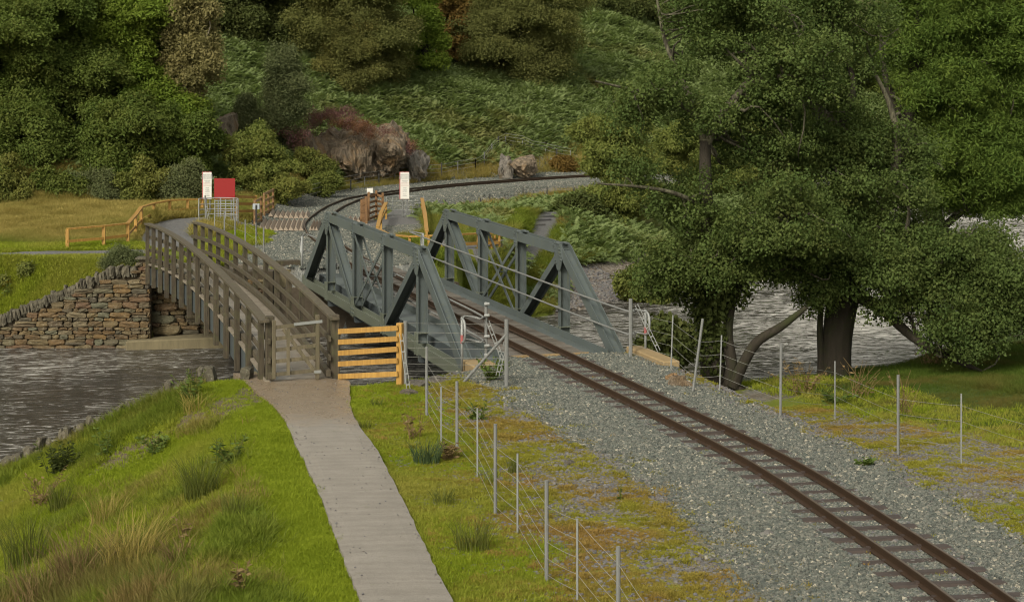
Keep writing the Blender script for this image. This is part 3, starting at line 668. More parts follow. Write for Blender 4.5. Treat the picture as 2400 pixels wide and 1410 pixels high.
# abutments of the truss bridge: near ones tan concrete, far one dark stone
ab = thing('concrete_abutment', 'tan concrete abutment block at the near end of the left truss', 'abutment', TP(S_NEAR + .9, .1, -.3), 0, 'tan concrete blocks at the near end of the railway bridge')
mb = MB(); mb.box(TP(S_NEAR + .86, .16, -.66), TS_D * .66, TS_N * .26, Vector((0, 0, .54))); mb.build('block', M['tan'], ab, bevel=.02)
ab = thing('concrete_abutment', 'long tan concrete kerb block at the near end of the right truss', 'abutment', TP(S_NEAR + 1.2, TW + .1, -.3), 0, 'tan concrete blocks at the near end of the railway bridge')
mb = MB(); mb.box(TP(S_NEAR + 1.15, TW + .30, -.42), TS_D * 1.02, TS_N * .17, Vector((0, 0, .40))); mb.build('block', M['tan'], ab, bevel=.02)
mb = MB(); mb.box(TP(S_NEAR + .08, TW + .16, -.27), TS_D * .12, TS_N * .28, Vector((0, 0, .1))); mb.build('bearing_shelf', M['tan'], ab)
near_ab = thing('bridge_abutment_wall', 'dark abutment wall under the near end of the truss bridge', 'abutment wall', TP(S_NEAR + .3, TW / 2, -1.2))
mb = MB(); mb.box(TP(S_NEAR + .45, TW / 2, -1.55), TS_D * .35, TS_N * 2.6, Vector((0, 0, .72))); mb.build('wall_body', M['darkwall'], near_ab)
far_ab = thing('bridge_abutment_wall', 'shadowed abutment wall under the far end of the truss bridge', 'abutment wall', TP(S_FAR - .3, TW / 2, -1.2))
mb = MB(); mb.box(TP(S_FAR - .35, TW / 2 - .1, -1.45), TS_D * .5, TS_N * 2.9, Vector((0, 0, .8))); mb.build('wall_body', M['darkwall'], far_ab)
mb = MB(); mb.box(TP(S_FAR - .42, TW / 2 - .1, -.42), TS_D * .2, TS_N * 2.6, Vector((0, 0, .26))); mb.build('ballast_wall', M['concrete'], far_ab)
mb = MB(); mb.box(TP(S_FAR - .5, -.35, -.28), TS_D * .15, TS_N * .32, Vector((0, 0, .34))); mb.build('timber_end', M['wood_post'], far_ab)

# ------------------------------------------------------------------ footbridge
FA = Vector((-4.35, 34.74, 0)); FDv = Vector((-5.25, 17.1, 0)); FLEN = FDv.length; FD = FDv.normalized(); FR = Vector((FD.y, -FD.x, 0)); FW = 1.18
def fz(t_): return .01 + .23 * t_ + 4 * .45 * t_ * (1 - t_)
def rs(t_): return 1 - .15 * 4 * t_ * (1 - t_)          # rails stand a little lower over the crown of the arch
def FP(t_, l_, dz): p = FA + FD * (t_ * FLEN) + FR * l_; return Vector((p.x, p.y, fz(t_) + dz))
fb = thing('footbridge', 'arched weathered timber footbridge over the river', 'footbridge', FA + FR * .55)
TT = np.linspace(-.004, 1.0, 40)
for l_, o_ in ((-.04, 1), (FW + .04, -1)):
    mb = MB(); mb.sweep([FP(t_, l_, 1.06 * rs(t_)) for t_ in TT], [(-.085, -.022), (.085, -.022), (.085, .022), (-.085, .022)]); mb.build('handrail', M['wood_grey'], fb)
    for dz in (.70, .36):
        mb = MB(); mb.sweep([FP(t_, l_ + o_ * .085, dz * rs(t_)) for t_ in TT], [(-.02, -.042), (.02, -.042), (.02, .042), (-.02, .042)]); mb.build('mid_rail', M['wood_grey'], fb)
    mb = MB(); mb.sweep([FP(t_, l_ + o_ * .11, .09) for t_ in TT], [(-.045, -.05), (.045, -.05), (.045, .05), (-.045, .05)]); mb.build('kerb_rail', M['wood_grey'], fb)
    mb = MB(); mb.sweep([FP(t_, l_ + o_ * .09, -.34) for t_ in TT], [(-.02, -.22), (.02, -.22), (.02, .22), (-.02, .22)]); mb.build('steel_beam', M['girder'], fb)
    for k in range(14):
        t_ = .018 + k * .976 / 13; mb = MB()
        w = .072; bot = -.50 - .16 * 4 * t_ * (1 - t_) + random.uniform(-.05, .03); jx = random.uniform(-.012, .012)
        vs = []
        for j, dz in enumerate((bot, bot + .25, -.1, .3, .7 * rs(t_), 1.035 * rs(t_))):
            bw = w * (1 + random.uniform(-.12, .12)) * (1.15 if j < 3 else 1.0); sh = random.uniform(-.012, .012)
            for a, b_ in ((-1, -1), (1, -1), (1, 1), (-1, 1)):
                p = FP(t_, l_ + b_ * .045, dz) + FD * (a * bw + sh); p.z = fz(t_) + dz; vs.append(p)
        mb.add(vs, [(0, 3, 2, 1), (20, 21, 22, 23)] + [(j * 4 + q, j * 4 + (q + 1) % 4, (j + 1) * 4 + (q + 1) % 4, (j + 1) * 4 + q) for j in range(5) for q in range(4)])
        mb.build('post', M['wood_post'], fb)
mb = MB(); mb.box((0, 0, 0), (FW / 2 + .02, 0, 0), (0, .068, 0), (0, 0, .022)); pk_me = mb.mesh('deck_plank', M['deck'])
npk = int(FLEN / .147); aF = math.atan2(FR.y, FR.x)
for k in range(npk):
    t_ = (k + .5) / npk; p = FP(t_, FW / 2, -.02 + random.uniform(-.004, .004))
    sl = math.atan((fz(t_ + .01) - fz(t_ - .01)) / (.02 * FLEN))
    o = link('deck_plank', pk_me, None, p, (sl + random.uniform(-.01, .01), 0, aF + random.uniform(-.006, .006))); o.parent = fb; o.matrix_parent_inverse = fb.matrix_basis.inverted()
for px, py, h_, nm in ((632, 893, 1.12, 'gate_post'), (785, 886, 1.1, 'gate_post')):
    p = U(px, py, -.02); mb = MB(); mb.box(p + Vector((0, 0, h_ / 2)), FR * .075, FD * .075, Vector((0, 0, h_ / 2 + .04))); mb.build(nm, M['wood_post'], fb, bevel=.012)
# gate leaf
gate = thing('timber_gate', 'weathered timber gate at the near end of the footbridge', 'gate', FP(0, .95, .02))
ga = FP(-.004, .02, 0); gdir = (FP(-.004, 1.0, 0) - ga).normalized(); gz0 = .03
def GP(l_, z): p = ga + gdir * l_; return Vector((p.x, p.y - .04, gz0 + z))
for l_, w, z0, z1 in ((.11, .06, .02, 1.06), (.89, .07, -.02, 1.12)):
    mb = MB(); mb.box((GP(l_, z0) + GP(l_, z1)) / 2, gdir * w / 2, FD * .035, Vector((0, 0, (z1 - z0) / 2))); mb.build('stile', M['wood_gate'], gate, bevel=.006)
for za, zb_ in ((.10, .14), (.33, .37), (.53, .58), (.73, .78), (.93, .98)):
    mb = MB(); mb.bar(GP(.13, za), GP(.87, zb_), .03, .065, FD); mb.build('bar', M['wood_gate'], gate)
mb = MB(); mb.bar(GP(.27, .90) - FD * .03, GP(.87, .08) - FD * .03, .025, .065, FD); mb.build('brace', M['wood_gate'], gate)
mb = MB(); mb.bar(GP(.36, .08) - FD * .032, GP(.36, .9) - FD * .032, .02, .06, FD); mb.build('upright', M['wood_gate'], gate)
mb = MB(); mb.bar(GP(.46, .975) - FD * .035, GP(.97, 1.01) - FD * .035, .012, .05, FD); mb.build('strap_hinge', M['galv'], gate)
mb = MB(); mb.bar(GP(.82, .12) - FD * .04, GP(.95, .12) - FD * .04, .012, .05, FD); mb.build('lower_hinge', M['galv'], gate)
# concrete sill of the bridge at the near end
mb = MB(); a = U(556, 878, -.03); b_ = U(800, 886, -.03); mb.bar(a + Vector((.2, .18, -.16)), b_ + Vector((-.3, .2, -.16)), .34, .34); tag(mb.build('bridge_sill', M['concrete']), 'concrete sill carrying the near end of the footbridge', 'sill')

# orange panel fence beside the footbridge gate
pf = thing('plank_fence', 'orange treated five plank fence panel beside the footbridge gate', 'fence', U(938, 905, -.08))
a0 = U(938, 905, -.08); b0 = U(784, 884, -.02); fd_ = (a0 - b0).normalized(); nrm = Vector((fd_.y, -fd_.x, 0))
mb = MB(); mb.box(a0 + Vector((0, 0, .54)), fd_ * .055, nrm * .055, Vector((0, 0, .58))); mb.build('post', M['wood_new'], pf, bevel=.008)
for yl, yr in ((776, 767), (801, 792), (827, 816), (852, 843), (881, 874)):
    zl_ = CAMZ - (yl - YH) * b0.y / F; zr_ = CAMZ - (yr - YH) * a0.y / F
    mb = MB(); mb.bar(Vector((b0.x - .02, b0.y, zl_)) + nrm * .085, Vector((a0.x, a0.y, zr_)) + nrm * .085, .024, .09, nrm); mb.build('plank', M['wood_new'], pf)

# ------------------------------------------------------------------ stone walls
def stone_mesh(seed, mat):
    r = np.random.default_rng(seed); n = 3; vs = []; fs = []; idx = {}
    g = np.linspace(-1, 1, n + 1)
    def vid(i, j, k):
        if (i, j, k) not in idx:
            p = np.array([g[i], g[j], g[k]]); q = p / max(1e-6, np.linalg.norm(p)) * 1.2; p = p * .52 + q * .48
            p = p * .5 * (1 + r.uniform(-.13, .13)) + r.uniform(-.05, .05, 3); idx[(i, j, k)] = len(vs); vs.append(tuple(p))
        return idx[(i, j, k)]
    for a in range(n):
        for b in range(n):
            fs += [(vid(a, b, 0), vid(a, b + 1, 0), vid(a + 1, b + 1, 0), vid(a + 1, b, 0)), (vid(a, b, n), vid(a + 1, b, n), vid(a + 1, b + 1, n), vid(a, b + 1, n)),
                   (vid(a, 0, b), vid(a + 1, 0, b), vid(a + 1, 0, b + 1), vid(a, 0, b + 1)), (vid(a, n, b), vid(a, n, b + 1), vid(a + 1, n, b + 1), vid(a + 1, n, b)),
                   (vid(0, a, b), vid(0, a, b + 1), vid(0, a + 1, b + 1), vid(0, a + 1, b)), (vid(n, a, b), vid(n, a + 1, b), vid(n, a + 1, b + 1), vid(n, a, b + 1))]
    mb = MB(); mb.add(vs, fs); return mb.mesh('stone', mat)
ST = [stone_mesh(i, M['stone']) for i in range(9)]
CP = [stone_mesh(40 + i, M['cope']) for i in range(5)]
def lay_wall(parent, x0, x1, top, z0, ypos, lim, courses=(.062, .165), seed=5):
    r = random.Random(seed); z = z0; n = 0
    while z < 1:
        hh = r.uniform(*courses) * (1.55 if z < z0 + .2 else 1); x = x0 + r.uniform(-.2, 0)
        any_ = False
        while x < x1:
            L = min(.75, hh * r.uniform(1.3, 4.2)); L = min(L, x1 - x) if x1 - x < L + .12 else L
            xc = x + L / 2
            if z + hh * .8 < top(xc) and xc > x0 - .1 and n < lim:
                hs = hh; parts = [(z, hh)]
                if r.random() < .22 and hh > .11: parts = [(z, hh * .5), (z + hh * .5, hh * .5)]
                for zz, h2 in parts:
                    o = link('stone', r.choice(ST), None, (xc + r.uniform(-.01, .01), ypos(xc) + r.uniform(-.02, .02), zz + h2 / 2), (r.uniform(-.06, .06), r.uniform(-.07, .07), r.choice((0, math.pi)) + r.uniform(-.08, .08)),
                             (L * 1.0, .22, h2 * 1.05)); o.parent = parent; o.matrix_parent_inverse = parent.matrix_basis.inverted(); n += 1
                any_ = True
            x += L + .012
        z += hh + .006
    return n
wall = thing('stone_wing_wall', 'rubble stone wing wall with upright coping on the far river bank', 'stone wall', (-11.6, 52.1, -2))
def wtop(x): return float(np.interp(x, [-15.5, -13.57, -10.85, -10.5, -9.97, -9.96, -9.5], [-1.75, -1.42, -.24, -.12, -.10, .34, .34]))
lay_wall(wall, -14.6, -9.58, wtop, -2.12, lambda x: 52.02, 300)
mb = MB()
xs_ = np.linspace(-15.4, -9.62, 24); vs = []
for x in xs_:
    for (yy, zz) in ((52.06, -2.4), (52.5, -2.4), (52.5, wtop(x) - .02), (52.06, wtop(x) - .02)): vs.append((x, yy, zz))
mb.add(vs, [(i * 4 + k, (i + 1) * 4 + k, (i + 1) * 4 + (k + 1) % 4, i * 4 + (k + 1) % 4) for i in range(23) for k in range(4)] + [(0, 1, 2, 3), (92, 95, 94, 93)]); mb.build('wall_core', M['mortar'], wall)
x = -14.9
while x < -10.0:
    wd = random.uniform(.075, .13); hh = random.uniform(.24, .33); sl = math.atan(.43) if x < -10.9 else .1
    o = link('coping_stone', random.choice(CP), None, (x, 52.12 + random.uniform(-.02, .02), wtop(x) + hh * .42), (random.uniform(-.08, .08), random.uniform(-.12, .06) - sl * .35, random.uniform(-.2, .2)), (wd * 1.1, .34, hh)); o.parent = wall; o.matrix_parent_inverse = wall.matrix_basis.inverted()
    x += wd * .98
mb = MB(); mb.box((-9.78, 52.2, .36), (.2, 0, 0), (0, .22, 0), (0, 0, .03)); mb.build('cap_slab', M['cope'], wall, bevel=.01)
abut = thing('footbridge_abutment', 'shaded rubble abutment on a concrete footing below the far end of the footbridge', 'abutment', (-8.6, 52.6, -2))
lay_wall(abut, -9.55, -6.7, lambda x: -.25, -1.72, lambda x: 52.55 + (x + 9.5) * .22, 110, (.09, .2), 11)
mb = MB(); mb.hexa([(-9.6, 52.6, -2.4), (-6.5, 53.3, -2.4), (-6.5, 53.9, -2.4), (-9.6, 53.4, -2.4), (-9.6, 52.6, -.05), (-6.5, 53.3, -.12), (-6.5, 53.9, -.12), (-9.6, 53.4, -.05)]); mb.build('wall_core', M['mortar'], abut)
mb = MB(); mb.hexa([(-10.15, 51.55, -2.4), (-7.5, 51.95, -2.4), (-7.3, 53.1, -2.4), (-10.15, 52.1, -2.4), (-10.15, 51.55, -1.76), (-7.5, 51.95, -1.70), (-7.3, 53.1, -1.70), (-10.15, 52.1, -1.76)]); mb.build('footing', M['concrete'], abut, bevel=.03)
# near bank wing wall: coping stones stepping down to the water
nw = thing('stone_wing_wall', 'line of rough upright coping stones falling down the near bank to the water', 'stone wall', (-7, 35.1, -1))
def nwz(x): return H1(max(x, -9.3), 34.75) - .04
mb = MB(); vs = []; xs_ = np.linspace(-9.6, -4.7, 20)
for x in xs_:
    for (yy, zz) in ((34.98, -2.5), (35.3, -2.5), (35.3, nwz(x)), (34.98, nwz(x))): vs.append((x, yy, zz))
mb.add(vs, [(i * 4 + k, (i + 1) * 4 + k, (i + 1) * 4 + (k + 1) % 4, i * 4 + (k + 1) % 4) for i in range(19) for k in range(4)] + [(0, 1, 2, 3), (76, 79, 78, 77)]); mb.build('wall_core', M['darkwall'], nw)
x = -9.0
while x < -4.72:
    wd = random.uniform(.10, .20); hh = random.uniform(.2, .38)
    if random.random() > .2:
        o = link('coping_stone', random.choice(CP), None, (x, 35.12 + random.uniform(-.05, .05), nwz(x) + hh * .52), (random.uniform(-.2, .2), random.uniform(-.35, .1), random.uniform(-.4, .4)), (wd, .3, hh)); o.parent = nw; o.matrix_parent_inverse = nw.matrix_basis.inverted()
    x += wd * 1.02

# ------------------------------------------------------------------ fences
def wire_fence(name, label, posts, heights, group=None, sag=.012, rw=.0027):
    "posts: (base, height, kind, lean x) in order; wires run past every one"
    f = thing(name, label, 'fence', posts[0][0], 0, group)
    tops = []
    for b, h, kind, lean in posts:
        b = Vector(b); tp = b + Vector((lean * h, 0, h)); tops.append((b, tp, h)); mb = MB()
        if kind == 'wood': mb.bar(b - Vector((0, 0, .2)), tp, .07, .07, (1, 0, 0)); mb.build('post', M['wood_post'], f)
        elif kind == 'thick': mb.tube([b - Vector((0, 0, .2)), tp], .023, 8); mb.build('post', M['post'], f)
        elif kind == 'strainer': mb.tube([b - Vector((0, 0, .2)), tp], .038, 8); mb.build('strainer_post', M['post'], f)
        elif kind == 'dark': mb.bar(b - Vector((0, 0, .2)), tp, .055, .055, (1, 0, 0)); mb.build('post', M['black'], f)
        else: mb.tube([b - Vector((0, 0, .1)), tp], .013, 6); mb.build('dropper', M['galv'], f)
    for hz in heights:
        mb = MB(); pts = []
        for i in range(len(tops) - 1):
            (b1, t1, h1), (b2, t2, h2) = tops[i], tops[i + 1]
            p = b1.lerp(t1, hz / max(h1, .01)); q = b2.lerp(t2, hz / max(h2, .01))
            for k in range(5): e = p.lerp(q, k / 5); e.z -= sag * 4 * (k / 5) * (1 - k / 5); pts.append(e)
        pts.append(q); mb.tube(pts, rw, 4); mb.build('wire', M['wire'], f)
    return f
def post_px(px, ytop, ybase, kind, lean=0.0):
    b = gp(px, ybase); h = (ybase - ytop) * b.y / F; return (b, h, kind, lean)
lf = [post_px(1000, 812, 978, 'thick'), post_px(1034, 906, 1040, 'thin'), post_px(1071, 893, 1060, 'thick'), post_px(1119, 956, 1118, 'thin'), post_px(1161, 993, 1207, 'thick'),
      post_px(1213, 1062, 1252, 'thin'), post_px(1281, 1125, 1370, 'thick'), post_px(1353, 1215, 1410, 'thin')]
e = U(1449, 1530, -.1); lf.append((e, 1.05, 'thick', 0)); lf.append((U(1560, 1720, -.1), 1.0, 'thin', 0)); lf.append((U(1700, 1960, -.1), 1.05, 'thick', 0))
wire_fence('wire_fence', 'galvanised post and wire fence between the footpath and the railway', lf, (.12, .30, .48, .68, .88))
rf = [post_px(1478, 700, 838, 'strainer'), post_px(1572, 738, 868, 'thin', .04), (gp(1620, 921), 1.30, 'thick', .155), post_px(1686, 785, 918, 'thin', .04), post_px(1829, 805, 976, 'thick', .01), post_px(1957, 846, 985, 'thin'),
      post_px(2105, 878, 1066, 'thick'), post_px(2253, 922, 1088, 'thin'), post_px(2450, 960, 1165, 'thick')]
wire_fence('wire_fence', 'galvanised post and wire fence on the river side of the railway', rf, (.10, .28, .46, .66, .9))
# corner set: strainer by the orange fence, braced post by the truss
c1 = gp(950, 905); c2 = gp(1187, 908)
cf = wire_fence('wire_fence', 'short eight strand wire fence from the orange panel to the railway', [(c1, (905 - 752) * c1.y / F, 'strainer', 0), (c2, (908 - 748) * c2.y / F, 'strainer', 0)], (.18, .28, .40, .52, .68, .80, .96, 1.12), sag=.006)
mb = MB(); mb.tube([c2 + Vector((0, -.02, .95)), gp(1085, 897)], .026, 8); mb.build('brace', M['post'], cf)
def strap(a, b, name='insulator_strap'):
    mb = MB(); a = Vector(a); b = Vector(b); d = (b - a).normalized(); sd_ = d.cross(Vector((0, 1, 0))).normalized() * .028
    mb.bar(a + sd_, b + sd_, .012, .012); mb.bar(a - sd_, b - sd_, .012, .012)
    for k in range(5): p = a.lerp(b, .12 + .19 * k); mb.bar(p - sd_, p + sd_, .02, .02)
    return mb
for a, b in (((940, 782), (958, 917)), ): 
    p = gp(*b); q = UD(a[0], a[1], p.y); strap(q, p).build('stay', M['galv'], cf)
p = gp(1190, 905); strap(UD(1185, 800, p.y), UD(1166, 880, p.y + .0)).build('stay', M['galv'], cf)
b1 = TP(S_NEAR + .55, .30, -.14)
sp_ = thing('fence_strainer', 'thin metal stay and insulator post on the left abutment block', 'fence post', b1)
mb = MB(); mb.tube([b1, b1 + Vector((0, 0, 1.16))], .03, 8); mb.build('post', M['post'], sp_)
strap(b1 + Vector((.03, -.03, .8)), b1 + Vector((.36, -.35, .0))).build('stay', M['galv'], sp_)
mb = MB()
for zz in (.14, .32, .5, .9, 1.12): mb.tube([b1 + Vector((-.03, -.04, zz)), b1 + Vector((.07, -.05, zz + .01))], .03, 7)
o = mb.build('insulator', M['galv'], sp_); o['kind'] = 'stuff'
b1 = TP(S_NEAR + .75, TW + .42, -.02)
sp_ = thing('fence_strainer', 'thin metal ladder stay leaning on the right kerb block', 'fence post', b1)
strap(b1 + Vector((-.28, .1, .88)), b1 + Vector((.15, -.1, .0))).build('stay', M['galv'], sp_)
# fences beyond the river
tf = [post_px(503, 490, 553, 'thin'), post_px(526, 496, 560, 'thick'), post_px(551, 508, 572, 'thick'), post_px(575, 515, 584, 'thick'), post_px(600, 522, 600, 'thin'), post_px(618, 532, 640, 'thick')]
wire_fence('wire_fence', 'short grey post fence between the footbridge end and the ballast', tf, (.2, .5, .75))
def rail_fence(label, posts, rails, mat, w=.08, rh=.09, cap=False, pmat=None, proud=.05, group=None, name='rail_fence'):
    "posts: (x, ytop, ybase) in photo pixels; rails: heights as fractions"
    P = [gp(x, yb) for x, yt, yb in posts]; Hh = [(yb - yt) * p.y / F for (x, yt, yb), p in zip(posts, P)]
    f = thing(name, label, 'fence', P[0], 0, group)
    for p, h in zip(P, Hh):
        mb = MB(); mb.box(p + Vector((0, 0, h / 2 - .06)), (w / 2, 0, 0), (0, w / 2, 0), (0, 0, h / 2 + .06)); mb.build('post', pmat or mat, f)
    for i in range(len(P) - 1):
        for r_ in rails:
            a = P[i] + Vector((0, -proud, Hh[i] * r_)); b = P[i + 1] + Vector((0, -proud, Hh[i + 1] * r_)); mb = MB()
            if cap and r_ == rails[-1]: mb.bar(a + Vector((0, proud, .02)), b + Vector((0, proud, .02)), .12, .045)
            else: mb.bar(a, b, .03, rh)
            mb.build('rail', mat, f)
    return f
rail_fence('long orange timber handrail climbing from the field track to the crossing', [(158, 538, 587), (243, 531, 580), (300, 525, 572), (318, 505, 552), (331, 487, 540), (361, 478, 517), (398, 471, 512), (440, 469, 507), (474, 468, 504)], (.45, 1.0), M['wood_new'], .09, .08, True)
rail_fence('four rail tan fence panel beside the red board', [(554, 456, 518), (600, 458, 516)], (.12, .38, .66, .93), M['wood_new'])
rail_fence('four rail fence slanting back at the left of the foot crossing', [(597, 468, 530), (612, 460, 522)], (.12, .36, .64, .92), M['wood_tan'], .08, .09, False, M['wood_red'])
rail_fence('four rail fence slanting up behind the foot crossing', [(619, 452, 507), (629, 447, 502), (640, 442, 497)], (.14, .38, .66, .94), M['wood_tan'], .08, .09, False, M['wood_red'])
rail_fence('red brown close posted fence at the right of the crossing', [(848, 468, 522), (853, 466, 524), (858, 460, 526)], (.2, .5, .8), M['wood_red'], .1, .1)
rail_fence('dark timber ladder stile panel beside the small white notice', [(864, 450, 520), (882, 446, 512), (897, 452, 512)], (.1, .28, .46, .64, .85), M['wood_red'], .08, .08)
rail_fence('orange timber rail running down from the stile to the truss', [(905, 474, 516), (893, 498, 540), (885, 532, 560)], (.55, .95), M['wood_new'], .07, .09, True)
rail_fence('orange timber rail at the right of the gravel yard', [(989, 464, 512), (996, 500, 546), (1000, 542, 572)], (.55, .95), M['wood_new'], .07, .09, True)
rail_fence('low orange timber rail closing the front of the gravel yard', [(885, 536, 566), (910, 549, 580), (960, 554, 588), (1005, 552, 590), (1075, 549, 585), (1120, 547, 582), (1170, 545, 580)], (.35, .95), M['wood_new'], .07, .09, True)
rail_fence('dense orange posts behind the right truss', [(1126, 546, 582), (1139, 548, 580), (1151, 550, 578), (1160, 551, 576), (1170, 552, 574)], (.6,), M['wood_new'], .07, .07)
hf = [post_px(700, 452, 480, 'thin'), post_px(787, 428, 455, 'thin'), post_px(822, 422, 448, 'dark'), post_px(855, 414, 440, 'thin'), post_px(888, 405, 436, 'dark'), post_px(925, 398, 428, 'thick'), post_px(965, 388, 425, 'dark'), post_px(997, 388, 420, 'thin'),
      post_px(1035, 381, 419, 'dark'), post_px(1073, 378, 411, 'thick'), post_px(1114, 373, 404, 'dark')]
wire_fence('wire_fence', 'lineside wire fence below the rock outcrop', hf, (.12, .3, .48, .66), rw=.007)
hf2 = [post_px(1114, 373, 404, 'dark'), post_px(1135, 356, 392, 'thick'), post_px(1153, 337, 366, 'thick'), post_px(1168, 319, 352, 'dark'), post_px(1185, 319, 342, 'thick'), post_px(1225, 329, 348, 'thin'), post_px(1249, 343, 360, 'dark'), post_px(1279, 348, 365, 'thin'), post_px(1305, 350, 372, 'dark'), post_px(1337, 352, 378, 'thin')]
wire_fence('wire_fence', 'wire fence climbing over the small rock into the bracken', hf2, (.12, .3, .48, .62), rw=.007)
hf3 = [post_px(1044, 468, 496, 'dark'), post_px(1070, 482, 498, 'dark'), post_px(1097, 471, 488, 'dark'), post_px(1126, 465, 488, 'dark'), post_px(1148, 454, 471, 'dark'), post_px(1226, 440, 462, 'dark'), post_px(1282, 441, 465, 'dark'), post_px(1345, 440, 462, 'dark')]
wire_fence('wire_fence', 'dark post and wire fence in the bracken below the far track', hf3, (.1, .35, .55), rw=.006)

# ------------------------------------------------------------------ foot crossing, gates, signs
t0 = NT('crossing_gravel')
def arris_rows(label, quads, group):
    "rows of three sided timbers laid side by side; quads give the ground corners in photo pixels"
    for (x0, x1, yf, yb_, lab) in quads:
        pa = U(x0, yf, .02); n = max(3, int((U(x1, yf, .02).x - pa.x) / .165)); th = thing('trespass_guard', lab, 'trespass guard', pa, 0, group)
        d0 = U(x0, yf, .02); d1 = U(x1, yf, .02); e0 = U(x0 + (yf - yb_) * .55, yb_, .02)
        ax = (d1 - d0) / n; back = (e0 - d0)
        mb = MB(); w = ax.length * .5; L = back
        mb.add([-ax * .5, ax * .5, Vector((0, 0, .13)), -ax * .5 + L, ax * .5 + L, L + Vector((0, 0, .13))], [(0, 1, 2), (3, 5, 4), (0, 2, 5, 3), (1, 4, 5, 2), (0, 3, 4, 1)])
        am = mb.mesh('arris_timber', M['arris'])
        for k in range(n):
            q = d0 + ax * (k + .5); zz = max(H1(q.x, q.y), H1(q.x + L.x, q.y + L.y), -.1)
            o = link('arris_timber', am, None, (q.x, q.y, zz + .03 + random.uniform(-.008, .008))); o.parent = th; o.matrix_parent_inverse = th.matrix_basis.inverted()
arris_rows('', [(604, 712, 534, 513, 'row of sawtooth timbers along the near side of the foot crossing'), (628, 724, 505, 494, 'row of sawtooth timbers along the far side of the foot crossing'),
                (724, 745, 533, 516, 'short sawtooth timbers between the rails at the crossing'), (800, 846, 515, 507, 'sawtooth timbers right of the rails by the brown fence')], 'sawtooth trespass guards at the foot crossing')

def info_sign(label, x0, x1, y0, y1, ybase, Y, redback):
    s = thing('notice_board', label, 'sign', UD((x0 + x1) / 2, ybase, Y), 0, 'tall white notices at the foot crossing')
    a = UD(x0, y0, Y); b = UD(x1, y1, Y); c = (a + b) / 2; w = (b.x - a.x) / 2; h = (a.z - b.z) / 2
    gzz = H1(c.x, Y)
    mb = MB(); mb.box(c + Vector((-.02, .03, 0)), (w + .015, 0, 0), (0, .012, 0), (0, 0, h + .015)); mb.build('backing', M['inkred'], s)
    mb = MB(); mb.box(c, (w, 0, 0), (0, .012, 0), (0, 0, h)); mb.build('panel', M['white'], s)
    for x in (-w * .55, w * .55):
        mb = MB(); mb.tube([Vector((c.x + x, Y + .07, gzz - .2)), Vector((c.x + x, Y + .07, c.z + h + .03))], .022, 6); mb.build('post', M['post'], s)
    mb = MB()
    for fz_ in (.275, .335): mb.box(Vector((c.x, Y - .014, a.z - 2 * h * (.41 if fz_ < .3 else .49))), (w * .92, 0, 0), (0, .003, 0), (0, 0, .006))
    mb.build('red_rule', M['inkred'], s)
    lines = [('ARHOSWCH', .09, .060), ('EDRYCHWCH', .155, .060), ('GWRANDEWCH', .225, .056), ('Gochelwch', .31, .045), ('y trenau', .365, .045), ('STOP', .59, .05), ('LOOK', .655, .05), ('LISTEN', .72, .05), ('Beware', .82, .045), ('of trains', .88, .045)]
    for tx, fz_, size in lines:
        cu = bpy.data.curves.new('lettering', 'FONT'); cu.body = tx; cu.size = size; cu.align_x = 'CENTER'; cu.extrude = .001; cu.offset = .0012
        to = bpy.data.objects.new('tmp', cu); dg = bpy.context.evaluated_depsgraph_get(); COL.objects.link(to); dg.update()
        tm = bpy.data.meshes.new_from_object(to.evaluated_get(dg)); bpy.data.objects.remove(to); bpy.data.curves.remove(cu)
        tm.name = 'lettering'; tm.materials.clear(); tm.materials.append(M['ink'])
        o = link('lettering', tm, None, (c.x, Y - .015, a.z - 2 * h * fz_ - size * .3), (math.pi / 2, 0, 0)); o.parent = s; o.matrix_parent_inverse = s.matrix_basis.inverted()
    return s
info_sign('tall white Welsh and English notice beside the red board', 476, 496, 404, 466, 520, 67.0, True)
info_sign('tall white Welsh and English notice standing in the right kissing gate', 938.5, 959, 404, 466, 508, 69.5, False)
rb = thing('red_board', 'plain square red board facing the footbridge', 'sign', UD(526, 520, 66.4))
a = UD(502, 418, 66.4); b = UD(551, 466, 66.4); c = (a + b) / 2
mb = MB(); mb.box(c, ((b.x - a.x) / 2, 0, 0), (0, .012, 0), (0, 0, (a.z - b.z) / 2)); mb.build('panel', M['red'], rb)
for x in (-.22, .22): mb = MB(); mb.tube([Vector((c.x + x, 66.45, H1(c.x, 66.4) - .2)), Vector((c.x + x, 66.45, a.z - .03))], .024, 6); mb.build('post', M['post'], rb)
sb = thing('notice_board', 'small white notice above the dark stile', 'sign', UD(868, 520, 71)); a = UD(860, 441, 71); b = UD(874, 452, 71); c = (a + b) / 2
mb = MB(); mb.box(c, ((b.x - a.x) / 2, 0, 0), (0, .01, 0), (0, 0, (a.z - b.z) / 2)); mb.build('panel', M['white'], sb)
mb = MB(); mb.tube([Vector((c.x, 71.04, H1(c.x, 71) - .2)), Vector((c.x, 71.04, a.z))], .022, 6); mb.build('post', M['post'], sb)
bx = thing('lineside_box', 'small grey box on a thin black post by the foot crossing', 'box on post', gp(601, 560)); p = gp(601, 560); Y = p.y
mb = MB(); mb.tube([p - Vector((0, 0, .2)), UD(600.5, 480, Y)], .03, 6); mb.build('post', M['black'], bx)
a = UD(592, 478, Y); b = UD(608, 491, Y); c = (a + b) / 2; mb = MB(); mb.box(c + Vector((0, .06, 0)), ((b.x - a.x) / 2, 0, 0), (0, .05, 0), (0, 0, (a.z - b.z) / 2)); mb.build('box', M['grey_box'], bx, bevel=.01)

